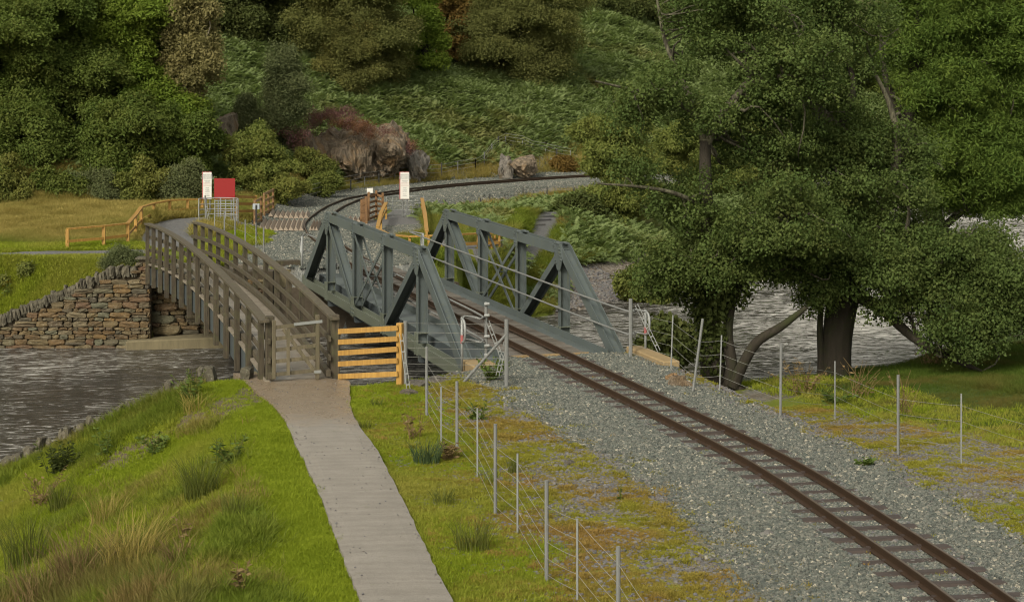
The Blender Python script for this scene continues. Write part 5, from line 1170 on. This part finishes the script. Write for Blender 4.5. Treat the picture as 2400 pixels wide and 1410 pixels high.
# ------------------------------------------------------------------ trees and bushes
def leaf_set(name, mat, n, rad, size, k=4, flat=.65, droop=.1, narrow=.55): return scatter_group(name, [leaf_clump(name, mat, n, rad, size, 100 + i, flat, droop, narrow) for i in range(k)])
LS = {
 'oak': leaf_set('oak', M['lf_oak'], 66, .42, .078), 'bright': leaf_set('bright', M['lf_oak_bright'], 66, .42, .078), 'dark': leaf_set('dark', M['lf_dark'], 64, .5, .085),
 'olive': leaf_set('olive', M['lf_olive'], 80, .5, .06, 4, .8, .3), 'grey': leaf_set('grey', M['lf_grey'], 66, .42, .058, 4, .9, .4), 'birch': leaf_set('birch', M['lf_birch'], 40, .42, .085, 4, .9, .5),
 'shrub': leaf_set('shrub', M['lf_shrub'], 44, .34, .085, 4, .9, .1), 'alder': leaf_set('alder', M['lf_alder'], 36, .24, .042, 5, .75, .2, .75), 'ash': leaf_set('ash', M['lf_ash'], 50, .34, .07, 4, .6, .5, .35),
 'rust': leaf_set('rust', M['lf_rust'], 34, .4, .12), 'ivy': leaf_set('ivy', M['lf_dark'], 30, .24, .075, 4, .9, .3, .75),
 'sallow': leaf_set('sallow', M['lf_sallow'], 34, .32, .085, 4, .8, .1, .4),
}
def crown_points(c, R, nl, per, seed, lobe=.34, top=0.0, fill=.25):
    "leaf clump positions: shells of many small lobes set over an uneven envelope"
    r = np.random.default_rng(seed); c = np.asarray(c, float); R = np.asarray(R, float); P = []; N = []; lob = []
    nl, per, lobe = int(nl * 2.1), per * .52, lobe * .70
    for i in range(nl):
        d = r.normal(size=3); d /= np.linalg.norm(d); d[1] *= .9
        q = d * r.uniform(.40, 1.0) * R * (1 + .18 * r.normal()); lr = lobe * min(R[0], R[2]) * r.uniform(.6, 1.25)
        k_ = 1 - top * .75 * np.clip(q[2] / R[2] * .5 + .5, 0, 1); q = q * np.array([k_, k_, 1]); lr *= .5 + .5 * k_; lob.append(c + q)
        n = int(per * (lr / (lobe * min(R[0], R[2]))) ** 2)
        e = r.normal(size=(n, 3)); e /= np.linalg.norm(e, axis=1)[:, None]; e[:, 2] = np.where(e[:, 2] < -.35, -e[:, 2] * .6, e[:, 2])
        rad = lr * np.where(r.uniform(size=n) < fill, r.uniform(.2, .9, n), r.uniform(.82, 1.12, n))
        P.append(c + q + e * rad[:, None] * np.array([1.2, 1.2, .7]) + r.normal(size=(n, 3)) * lr * .16); N.append(e)
    return np.vstack(P), np.vstack(N), lob
def aim(N, r, jit=.35):
    n = len(N); V = N * .7 + np.array([0, 0, .6]) + r.normal(size=(n, 3)) * jit; V /= np.linalg.norm(V, axis=1)[:, None]
    return np.stack([r.normal(size=n) * .15, np.arccos(np.clip(V[:, 2], -1, 1)), np.arctan2(V[:, 1], V[:, 0])], 1)
def limb(mb, a, b, r0, r1, r, wob=.08, n=7, sides=7):
    a = np.array(a, float); b = np.array(b, float); L = np.linalg.norm(b - a); pts = []
    w = r.normal(size=(2, 3)) * wob * L
    for i in range(n): t = i / (n - 1); pts.append(a + (b - a) * t + w[0] * math.sin(math.pi * t) + w[1] * math.sin(2 * math.pi * t) * .5 + np.array([0, 0, .06 * L * math.sin(math.pi * t)]))
    mb.tube(pts, list(np.linspace(r0, r1, n)), sides, False); return pts
def tree(name, label, cat, base, box, depth, leaf, nl, per, seed, trunk=.2, bark='bark', tint=.15, lobe=.34, cone=0.0, group=None, scale=1.0, fill=.25, stems=1):
    "box: crown extent in photo pixels at the given depth"
    x0, y0, x1, y1 = box; a = UD(x0, y0, depth); b = UD(x1, y1, depth); c = (a + b) / 2; R = ((b.x - a.x) / 2, min((b.x - a.x), (a.z - b.z)) / 2 * .9, (a.z - b.z) / 2)
    bx, by = base; bz = H1(bx, by); r = np.random.default_rng(seed)
    T = thing(name, label, cat, (bx, by, bz), 0, group)
    P, N, lob = crown_points(c, R, nl, per, seed, lobe, cone, fill)
    gzv = H(P[:, 0], P[:, 1]); k = P[:, 2] > gzv + .05; P, N = P[k], N[k]; n = len(P)
    tn = np.clip(tint * 2 * (fbm(P[:, 0] + P[:, 2], P[:, 1] + P[:, 2] * .7, 1.6, seed) - .2) + r.normal(size=n) * .08, 0, 1)
    o = scatter('crown', LS[leaf], P, aim(N, r), r.uniform(.75, 1.25, n) * scale, tn, T, seed)
    o.matrix_parent_inverse = T.matrix_basis.inverted()
    mb = MB(); 
    for s in range(stems):
        off = np.array([(s - (stems - 1) / 2) * trunk * 2.2, 0, 0]); topz = c.z + R[2] * .35
        tp = np.array([c.x + off[0] * 3, c.y, topz]); base_ = np.array([bx, by, bz - .15]) + off
        limb(mb, base_, tp, trunk, trunk * .35, r, .03, 9, 8)
        for i in range(7 if stems == 1 else 3):
            f = r.uniform(.25, .9); st = base_ + (tp - base_) * f; en = lob[r.integers(len(lob))]; limb(mb, st, en, trunk * .42 * (1.1 - f * .6), .02, r, .08, 6, 6)
    t_ = mb.build('trunk', M[bark], None, True); t_.parent = T; t_.matrix_parent_inverse = T.matrix_basis.inverted(); return T

def at_px(px, Y): return ((px - 1200) * Y / F, Y)
def bgtree(label, box, Y, leaf, nl, per, seed, cat='tree', name='broadleaf_tree', bpx=None, **k):
    bp = bpx or (box[0] + box[2]) / 2; return tree(name, label, cat, at_px(bp, Y), box, Y, leaf, nl, per, seed, **k)
HG = 'trees on the wooded hillside'
bgtree('big dark oak filling the upper left corner', (-110, -60, 240, 340), 76, 'oak', 40, 90, 1, trunk=.3, group=HG)
bgtree('oak with low spreading boughs at the left edge', (-90, 230, 185, 465), 73.5, 'oak', 30, 80, 2, trunk=.25, group=HG)
bgtree('bright green oak rising left of the pale birch', (130, -70, 430, 260), 79, 'bright', 40, 90, 3, trunk=.3, group=HG)
bgtree('bright oak bough just left of the grey slab', (270, 130, 470, 350), 77, 'bright', 18, 80, 4, trunk=.2, group=HG)
bgtree('dark green oak whose boughs reach the white notice', (150, 240, 425, 465), 74, 'oak', 32, 80, 5, trunk=.25, group=HG)
bgtree('small dark oak hanging over the left of the grey slab', (370, 250, 505, 420), 75, 'oak', 14, 70, 6, trunk=.18, group=HG)
bgtree('pale tan birch with bare white forked stems', (375, -40, 520, 265), 77.5, 'birch', 22, 60, 7, trunk=.11, bark='bark_pale', fill=.5, group=HG, name='birch_tree', stems=2)
bgtree('slender grey green birch standing alone above the rock', (600, 92, 725, 345), 84, 'grey', 26, 70, 8, trunk=.09, fill=.4, group=HG, name='birch_tree', lobe=.5, cone=1.0)
bgtree('dark tree with dense crown right of the pale birch', (440, -90, 700, 225), 98, 'dark', 32, 80, 9, trunk=.3, group=HG, scale=1.1)
bgtree('dark tree at the top edge behind the slender birch', (590, -120, 830, 215), 101, 'dark', 32, 80, 10, trunk=.3, group=HG, scale=1.1)
bgtree('large olive tree with rounded yellowing crown over the heather', (690, -100, 970, 225), 98, 'olive', 40, 90, 11, trunk=.3, tint=.2, group=HG, scale=1.1)
bgtree('low yellowing bough of willow under the large olive tree', (725, 70, 910, 225), 97, 'olive', 18, 70, 12, trunk=.15, tint=.5, group=HG, cat='tree')
bgtree('fresh green ash beside the large olive tree', (930, -60, 1050, 240), 101, 'bright', 20, 60, 13, trunk=.2, tint=.05, group=HG, name='ash_tree')
bgtree('rust tinged oak between the ash and the grey olive tree', (1020, -60, 1120, 165), 106, 'rust', 20, 60, 14, trunk=.2, tint=.3, group=HG)
bgtree('tall grey olive tree with a steep right edge above the bracken', (1085, -100, 1350, 240), 106, 'olive', 46, 90, 15, trunk=.3, tint=.05, group=HG, scale=1.15, lobe=.3)
bgtree('dim dark tree behind the grey olive tree', (1320, -80, 1500, 200), 120, 'dark', 20, 70, 16, trunk=.3, group=HG, scale=1.2)
bgtree('dark tree at the top edge left of the alder', (1440, -80, 1640, 200), 124, 'dark', 22, 70, 17, trunk=.3, group=HG, scale=1.2)
bgtree('dark hillside tree seen through the top of the left alder', (1600, -80, 1830, 260), 122, 'dark', 24, 80, 18, trunk=.3, group=HG, scale=1.2)
bgtree('dark hillside tree seen between the alder crowns', (1780, -60, 2030, 380), 124, 'dark', 30, 90, 19, trunk=.3, group=HG, scale=1.2)
bgtree('hillside tree behind the ash at the upper right', (2000, -60, 2260, 420), 122, 'oak', 30, 90, 20, trunk=.3, group=HG, scale=1.2)
bgtree('grey green hillside tree at the right edge', (2230, -60, 2480, 430), 116, 'grey', 30, 90, 21, trunk=.3, group=HG, scale=1.3)
bgtree('dark bush on the far shore below the right edge trees', (2260, 400, 2450, 500), 110, 'dark', 12, 60, 22, trunk=.1, cat='bush', name='bush')
bgtree('low dark trees on the far shore behind the big trunk', (1640, 300, 1960, 470), 92, 'dark', 22, 70, 122, trunk=.2, group=HG, scale=1.1)
BG = 'bushes along the foot of the hill'
for i, (lab, box, Y, lf_, nl) in enumerate((
    ('brownish bush at the far left foot of the hill', (-60, 395, 80, 505), 71, 'shrub', 16), ('pale green bush left of centre under the oak boughs', (40, 400, 200, 505), 71.5, 'oak', 16),
    ('grey green bush under the dark oak', (160, 400, 310, 505), 72, 'grey', 16), ('green bush left of the white notice', (280, 390, 410, 500), 72, 'shrub', 16),
    ('rounded bush directly behind the white notice', (380, 385, 500, 490), 72, 'grey', 15), ('large yellow green willow bush behind the red board', (515, 300, 700, 460), 76, 'sallow', 26),
    ('bright green bush between the fences and the willow bush', (560, 400, 720, 480), 75, 'sallow', 12), ('small yellowing bush at the foot of the rock face', (695, 345, 780, 430), 82, 'shrub', 10),
    ('dark bush above the grey slab', (555, 222, 622, 300), 84, 'grey', 8), ('low ferny bush left of the track curve', (690, 410, 800, 455), 80, 'sallow', 9),
    ('dark hawthorn bush beside the upper wire fence', (1105, 340, 1160, 392), 95.5, 'dark', 7), ('russet grass bush right of the cut rock', (1280, 372, 1345, 412), 96, 'rust', 8))):
    bgtree(lab, box, Y, lf_, nl, 60, 200 + i, cat='bush', name='bush', trunk=.06, lobe=.36, group=BG, fill=.6, tint=.3, scale=.85)
bgtree('light green sallow thicket at the left of the alders', (1345, 235, 1560, 520), 74, 'sallow', 30, 70, 301, trunk=.1, cat='tree', name='sallow_tree', fill=.6, tint=.2, lobe=.3)
bgtree('yellow green sallow behind the left alder trunk', (1480, 265, 1790, 480), 80, 'sallow', 30, 70, 302, trunk=.12, cat='tree', name='sallow_tree', fill=.5, tint=.2, lobe=.3)
bgtree('dark mossy bush beside the riverside path', (1320, 470, 1420, 512), 72, 'dark', 8, 50, 303, trunk=.05, cat='bush', name='bush')
bgtree('green undergrowth bush on the far bank under the alder', (1450, 630, 1580, 712), 61.5, 'shrub', 10, 60, 304, trunk=.06, cat='bush', name='bush', tint=.4)
bgtree('gorse bush growing over the top of the wing wall', (240, 585, 330, 652), 52.7, 'grey', 12, 40, 305, trunk=.03, cat='bush', name='gorse_bush', scale=.5, fill=.5)
bgtree('bramble patch on the far bank above the stone wall', (20, 612, 210, 690), 53.6, 'shrub', 16, 60, 306, trunk=.03, cat='bush', name='bramble', scale=.6)
bgtree('dark bush hiding the river bank behind the right fence', (1495, 760, 1630, 885), 40.6, 'ivy', 14, 60, 307, trunk=.06, cat='bush', name='bush', fill=.5)

# ---- the two alders and the ash by the river: limbs drawn first, then leaf masses hung on them
def hero(name, label, cat, Y0, trunk_px, limbs, masses, leaf, bark, seed, group=None, lichen=None, dens=92, scale=1.0, ivy=None, pale=5):
    r = np.random.default_rng(seed); bx, by = at_px(trunk_px[0][0], Y0); bz = H1(bx, by); T = thing(name, label, cat, (bx, by, bz), 0, group)
    mb = MB()
    def pth(pp):
        q = spline([tuple(UD(x, y, Y0 + dy)) + (rad,) for x, y, dy, rad in pp], 5 * len(pp)); mbx[0].tube([tuple(v[:3]) for v in q], [float(v[3]) for v in q], 9, False); return q
    lm = MB(); keep = mb; mbx = [mb]; pth(trunk_px)
    tips = []
    for i_, L in enumerate(limbs):
        mbx[0] = lm if i_ < pale else keep; q = pth(L); tips += [v for v in q]
    P = []; N = []; tw = MB()
    tips = np.array(tips)
    for (x0, y0, x1, y1, d0, d1, n) in masses:
        for i in range(int(n * 1.25)):
            # elliptical spread inside the box
            a = r.uniform(0, 6.283); q_ = math.sqrt(r.uniform()); px = (x0 + x1) / 2 + math.cos(a) * q_ * (x1 - x0) / 2; py = (y0 + y1) / 2 + math.sin(a) * q_ * (y1 - y0) / 2
            c = np.array(UD(px, py, Y0 + r.uniform(d0, d1))); lr = r.uniform(.15, .46); m = int(dens * (lr / .5) ** 2 * .52) + 3; fl = r.uniform(.5, .9)
            e = r.normal(size=(m, 3)); e /= np.linalg.norm(e, axis=1)[:, None]; e[:, 2] = np.where(e[:, 2] < -.3, -e[:, 2] * .7, e[:, 2])
            rad = lr * np.where(r.uniform(size=m) < .35, r.uniform(.2, .9, m), r.uniform(.8, 1.2, m)); P.append(c + e * rad[:, None] * np.array([1.35, 1.35, fl]) + r.normal(size=(m, 3)) * .12); N.append(e)
            if r.random() < .8:
                j = np.argmin(np.linalg.norm(tips[:, :3] - c, axis=1)); limb(tw, tips[j, :3], c + np.array([r.normal() * .3, 0, r.normal() * .2]), min(.05, tips[j, 3] * .6), .010, r, .14, 7, 5)
    P = np.vstack(P); N = np.vstack(N); gz_ = H(P[:, 0], P[:, 1]); k = P[:, 2] > np.maximum(gz_, WATER) + .25; P, N = P[k], N[k]; n = len(P)
    tn = np.clip(.3 * (fbm(P[:, 0] + P[:, 2], P[:, 1] + P[:, 2] * .6, 1.2, seed) - .25) + r.normal(size=n) * .1, 0, 1)
    o = scatter('crown', LS[leaf], P, aim(N, r), r.uniform(.75, 1.3, n) * scale, tn, T, seed); o.matrix_parent_inverse = T.matrix_basis.inverted()
    t_ = mb.build('trunk', M[bark], None, True); t_.parent = T; t_.matrix_parent_inverse = T.matrix_basis.inverted()
    if lm.v: t_ = lm.build('limbs', M['bark_lichen'], None, True); t_.parent = T; t_.matrix_parent_inverse = T.matrix_basis.inverted()
    t_ = tw.build('twigs', M['bark_lichen'], None, True); t_.parent = T; t_.matrix_parent_inverse = T.matrix_basis.inverted(); t_['kind'] = 'stuff'
    if ivy:
        Q = np.vstack([np.stack([r.normal(UD(x, y, Y0).x, w, m), Y0 + r.normal(-.1, w, m), r.normal(UD(x, y, Y0).z, h, m)], 1) for x, y, w, h, m in ivy]); n = len(Q)
        o = scatter('ivy', LS['ivy'], Q, aim(r.normal(size=(n, 3)), r), r.uniform(.7, 1.2, n), np.zeros(n), T, seed + 1); o.matrix_parent_inverse = T.matrix_basis.inverted()
    return T
AG = 'alders on the near river bank'
hero('alder_tree', 'ivy clad alder with several stems at the river edge, left of the thick trunk', 'tree', 42.3,
     [(1672, 912, 0, .30), (1668, 800, 0, .24), (1662, 650, 0, .19), (1655, 480, .2, .15), (1652, 330, .3, .12)],
     [[(1652, 345, .3, .11), (1690, 270, .3, .09), (1740, 210, .4, .085), (1775, 165, .5, .075), (1850, 130, .4, .06), (1885, 60, .5, .04)],
      [(1740, 205, .4, .07), (1790, 185, .2, .06), (1850, 180, 0, .05), (1930, 190, -.3, .03)],
      [(1652, 335, .3, .09), (1630, 260, .5, .075), (1600, 190, .7, .06), (1560, 100, 1.0, .045), (1540, 0, 1.2, .03)],
      [(1645, 290, .4, .06), (1580, 235, 0, .05), (1500, 215, -.4, .035), (1395, 190, -.8, .02)],
      [(1655, 500, .2, .08), (1600, 460, -.5, .05), (1520, 440, -.8, .035), (1400, 430, -1.0, .02)],
      [(1660, 620, 0, .09), (1720, 570, -.5, .07), (1800, 520, -.8, .05), (1900, 500, -1.0, .03)],
      [(1664, 690, 0, .10), (1740, 640, .4, .08), (1830, 600, .6, .05)],
      [(1700, 915, -.2, .15), (1715, 860, -.2, .13), (1705, 780, -.1, .12), (1720, 700, 0, .08), (1750, 640, 0, .05)],
      [(1718, 905, -.3, .14), (1740, 855, -.4, .12), (1775, 800, -.5, .11), (1830, 765, -.6, .09), (1890, 720, -.8, .05)],
      [(1738, 905, -.3, .10), (1728, 925, -.3, .10), (1722, 870, -.3, .08)]],
     [(1520, 570, 1760, 680, -1.2, 1.4, 34), (1720, 440, 1940, 620, -1.4, 1.4, 40), (1560, 400, 1700, 560, -.8, 1.4, 10), (1420, 140, 1590, 290, -1, 1.2, 10), (1600, -20, 1830, 140, 0, 1.8, 24), (1580, 230, 1690, 340, -.5, 1.0, 5), (1450, 400, 1560, 470, -1.2, .8, 3), (1790, 70, 1960, 240, -.6, 1.0, 14), (1500, 640, 1600, 700, -1, .5, 6), (1690, 150, 1890, 400, .2, 1.8, 20)],
     'alder', 'bark', 501, AG, ivy=[(1662, 740, .11, .7, 200), (1640, 650, .30, .3, 100), (1690, 690, .2, .15, 30)])
hero('alder_tree', 'broad alder with a thick dark trunk standing on the grassy bank', 'tree', 44.0,
     [(1962, 918, 0, .50), (1958, 870, 0, .37), (1962, 790, 0, .34), (1975, 700, 0, .36), (1985, 640, .1, .32)],
     [[(1985, 660, .1, .26), (2000, 540, .4, .22), (2010, 420, .7, .18), (1960, 300, .9, .15), (1850, 215, 1.0, .13), (1760, 170, 1.0, .08)],
      [(1990, 640, .1, .2), (2060, 520, .5, .16), (2100, 380, .8, .12), (2090, 260, 1.0, .07), (2040, 150, 1.2, .03)],
      [(1975, 680, 0, .16), (2060, 720, -.6, .13), (2140, 790, -1.0, .10), (2210, 830, -1.2, .08), (2300, 870, -1.3, .04)],
      [(1970, 690, 0, .14), (1900, 600, -.6, .10), (1820, 560, -1.0, .07), (1740, 560, -1.2, .03)],
      [(1985, 640, 0, .14), (2080, 600, -.5, .1), (2200, 590, -.8, .07), (2330, 620, -1.0, .03)],
      [(2150, 795, -1.0, .05), (2130, 740, -1.1, .04), (2080, 700, -1.2, .02)],
      [(1920, 915, -.1, .10), (1925, 850, -.1, .09), (1922, 760, -.1, .07), (1930, 660, -.1, .05)],
      [(1960, 320, .9, .1), (2000, 200, .8, .07), (1960, 80, .9, .05), (1940, -60, 1, .03)]],
     [(1790, 560, 2090, 670, -1.8, 1.6, 56), (2040, 560, 2290, 690, -1.8, 1.4, 46), (1900, 420, 2180, 590, -1.2, 1.6, 44), (1660, 510, 1900, 630, -1.8, .4, 22), (1860, 230, 2070, 420, -.2, 2.0, 30), (1820, -60, 2080, 210, .2, 2.2, 42), (2190, 690, 2330, 830, -2.2, -.6, 14), (2010, 310, 2180, 450, .2, 1.8, 20), (1890, 670, 1960, 740, -1.2, -.3, 5), (2230, 550, 2390, 720, -1.5, 1.5, 28), (2270, 640, 2430, 790, -2, 0, 16), (2070, 680, 2190, 740, -1.5, 0, 8)],
     'alder', 'bark', 502, AG, pale=2)
hero('ash_tree', 'tall bright leaved ash with dark forked trunk at the upper right', 'tree', 56.0,
     [(2250, 660, 0, .34), (2190, 520, 0, .3), (2130, 330, 0, .26), (2140, 190, 0, .2), (2150, 60, 0, .15), (2160, -80, 0, .1)],
     [[(2125, 330, 0, .18), (2170, 230, .3, .14), (2200, 120, .5, .1), (2230, 0, .6, .06)], [(2150, 400, 0, .14), (2260, 330, -.4, .1), (2360, 290, -.7, .05)], [(2130, 300, 0, .12), (2080, 200, -.4, .09), (2060, 60, -.6, .05)],
      [(2200, 540, 0, .12), (2290, 470, -.5, .09), (2380, 430, -.8, .05)], [(2180, 180, .2, .1), (2290, 120, 0, .07), (2390, 110, -.2, .04)]],
     [(2080, -60, 2300, 200, -1.5, 2, 46), (2140, 160, 2360, 360, -1.5, 1.5, 46), (2160, 340, 2400, 520, -1.5, 1.5, 46), (2280, -60, 2460, 200, -1.5, 1.5, 30), (2300, 200, 2460, 420, -1, 1.5, 26)],
     'ash', 'bark', 503, None, pale=0, dens=110, scale=1.05)

# ------------------------------------------------------------------ plants one can pick out
def tuft(label, px, py, h, mat, n, spread, width, lean, seed, name='rush_tuft', cat='rush tuft', group=None, segs=3):
    q = gp(px, py); me = blade_mesh(name, mat, n, h, spread, width, lean, seed, segs); o = link(name, me, None, (q.x, q.y, q.z - .02)); return tag(o, label, cat, group)
RG = 'rush tufts on the left bank'
for i, (px, py, h, n, sp, ln, lab, mt) in enumerate((
    (470, 1170, .75, 190, .24, .55, 'tall green and brown rush tuft in the middle of the left bank', 'g_rush'), (545, 1225, .5, 110, .13, .35, 'upright rush tuft close to the left edge of the footpath', 'g_rush'),
    (140, 1200, .6, 130, .16, .35, 'dark green rush tuft near the water edge', 'g_rush'), (60, 1330, .9, 190, .28, .45, 'big rush tuft at the lower left edge', 'g_rush'),
    (200, 1370, .9, 240, .42, .7, 'brown spreading rush tuft in the lower left corner', 'dead'), (310, 1330, .85, 220, .34, .7, 'sprawling straw coloured tussock beside the brown rushes', 'g_dry'), (110, 1420, .8, 200, .4, .7, 'reddish brown rush clump at the bottom left', 'dead'),
    (420, 1330, .5, 120, .2, .7, 'low brown tussock in the bottom middle of the left bank', 'dead'), (250, 1230, .6, 130, .22, .6, 'thin straw tussock above the brown rushes', 'g_dry'), (560, 1400, .4, 110, .2, .9, 'grassy tussock at the bottom left of the footpath', 'g_rough'),
    (460, 965, .45, 80, .22, .8, 'pale bent tussock below the coping stones', 'g_dry'), (495, 1095, .3, 70, .18, .7, 'small green tussock on the worn soil', 'g_rough'))):
    tuft(lab, px, py, h, M[mt], n, sp, .0055, ln, 700 + i, group=RG)
RG2 = 'rush tufts beside the wire fence'
for i, (px, py, h, n, sp, ln, lab, mt) in enumerate((
    (1000, 1085, .42, 170, .19, .45, 'dark blue green rush tuft beside the wire fence', 'gorse'), (1202, 1110, .3, 60, .07, .2, 'slim upright rush tuft between two fence posts', 'g_rush'), (1040, 1180, .3, 70, .14, .5, 'rush tuft at the path side of the fence', 'g_rush'),
    (1105, 1290, .5, 140, .2, .5, 'bushy rush tuft left of the long fence post', 'g_rush'), (880, 955, .22, 50, .1, .4, 'small tuft in the verge near the gate', 'g_rush'), (855, 1005, .2, 50, .1, .5, 'small dark tuft at the right edge of the path', 'g_rush'), (1145, 1135, .3, 50, .12, .5, 'thin tuft under the wire', 'g_rough'), (1060, 1075, .26, 60, .12, .6, 'russet dock tuft next to the blue green rushes', 'dead'))):
    tuft(lab, px, py, h, M[mt], n, sp, .0055, ln, 730 + i, group=RG2)
def weed(label, px, py, h, n, seed, mat='weed', spread=.16, cat='weed', name='leafy_weed', leafy=1.0, lsize=.055, top=None):
    r = np.random.default_rng(seed); q = gp(px, py); T = thing(name, label, cat, q); st = MB(); lv = MB(); fl = MB()
    for i in range(n):
        a = r.uniform(0, 6.283); e = q + Vector((math.cos(a) * spread * r.uniform(.3, 1.2), math.sin(a) * spread * r.uniform(.3, 1.2), h * r.uniform(.6, 1.05))); p0 = q + Vector((r.normal() * spread * .25, r.normal() * spread * .25, -.03))
        pts = [p0.lerp(e, t_) + Vector((0, 0, .05 * h * math.sin(3.1 * t_))) for t_ in (0, .33, .66, 1)]; st.tube(pts, [.007, .006, .005, .003], 4, False)
        for k in range(int(9 * leafy)):
            t_ = r.uniform(.15, 1); c = p0.lerp(e, t_); d = Vector((r.normal(), r.normal(), r.uniform(-.2, .6))).normalized(); s = lsize * r.uniform(.6, 1.3) * (1.2 - .5 * t_); sd_ = d.cross(Vector((r.normal(), r.normal(), 1))).normalized() * s * .4
            lv.add([c, c + d * s + sd_, c + d * s * 2.1, c + d * s - sd_], [(0, 1, 2), (0, 2, 3)])
        if top:
            for k in range(7):
                c = e + Vector((r.normal() * .03, r.normal() * .03, r.normal() * .02)); s = .016; fl.add([c + Vector((-s, 0, 0)), c + Vector((0, -s, s * .3)), c + Vector((s, 0, 0)), c + Vector((0, s, -s * .3))], [(0, 1, 2, 3)])
    for m_, nm, mt in ((st, 'stem', M['dead'] if mat == 'dead' else M['g_rush']), (lv, 'leaves', M[mat])):
        if m_.v: o = m_.build(nm, mt, None); o.parent = T; o.matrix_parent_inverse = T.matrix_basis.inverted()
    if top: o = fl.build('flowers', M[top], None); o.parent = T; o.matrix_parent_inverse = T.matrix_basis.inverted()
    return T
weed('dark leafy shrub at the water edge of the near bank', 140, 1115, .6, 26, 801, 'lf_dark', .34, 'shrub', 'bank_shrub', 2.6)
weed('tall pale willowherb beside the coping stones', 445, 945, .6, 12, 802, 'weed', .3, leafy=1.6)
weed('thin green weed standing over the coping stones', 243, 1075, .5, 7, 803, 'weed', .16, leafy=1.5)
weed('dark dock stems in front of the water', 100, 1185, .55, 14, 804, 'dead', .4, leafy=.7)
weed('leafy dock patch below the worn soil', 370, 1065, .35, 12, 805, 'weed', .3, leafy=1.8)
weed('straggling weed with dark seed heads in mid bank', 540, 1090, .45, 14, 806, 'weed', .35, leafy=1.2)
weed('dead brown dock stalk in the middle of the left bank', 430, 1280, .5, 4, 807, 'dead', .14, leafy=.8)
weed('red brown dock stalk at the bottom of the bank', 565, 1400, .4, 5, 808, 'dead', .08, leafy=1.5)
weed('bare reddish twigs of a small bush by the fence', 970, 1030, .48, 16, 809, 'dead', .26, 'twiggy bush', 'twiggy_bush', .35)
weed('russet leaved dock beside the blue green rushes', 1048, 1080, .3, 9, 810, 'dead', .16, leafy=1.5)
weed('weeds growing against the tan abutment block', 1150, 893, .45, 16, 811, 'weed', .3, leafy=1.6)
weed('yellow flowered ragwort behind the orange fence panel', 870, 880, .6, 9, 812, 'weed', .26, 'ragwort', 'ragwort', 1.2, .045, 'g_dry')
weed('second ragwort behind the orange fence beside its post', 915, 882, .6, 8, 813, 'weed', .2, 'ragwort', 'ragwort', 1.2, .045, 'g_dry')
weed('bright yellow ragwort at the left edge of the far bank', 18, 700, .5, 7, 814, 'weed', .16, 'ragwort', 'ragwort', 1.0, .05, 'yellow')
weed('pale rosette plant on the slate right of the rails', 2030, 1092, .1, 10, 815, 'weed', .14, leafy=1.2, lsize=.06)
weed('brown dead weeds on the bank edge by the river, left of the thick trunk', 1880, 925, .7, 22, 816, 'dead', .6, leafy=.9)
weed('tall tan grass stems right of the thick trunk', 2010, 935, .75, 16, 817, 'dead', .5, leafy=.4)
weed('green nettles under the right fence', 1960, 950, .4, 16, 818, 'weed', .45, leafy=1.5)
weed('tan seeded stems near the tall right fence post', 2120, 975, .8, 10, 819, 'dead', .4, leafy=.4)
weed('bare brown twigs of a shrub on the grassy point by the river', 2185, 860, .9, 26, 820, 'dead', .6, 'twiggy bush', 'twiggy_bush', .4)
weed('green weed on the mossy gravel near a fence post', 1120, 985, .3, 8, 821, 'weed', .2, leafy=1.2)
weed('slim dark spike plant on the mossy gravel', 1457, 1175, .22, 4, 822, 'weed', .04, leafy=1.0, lsize=.03)
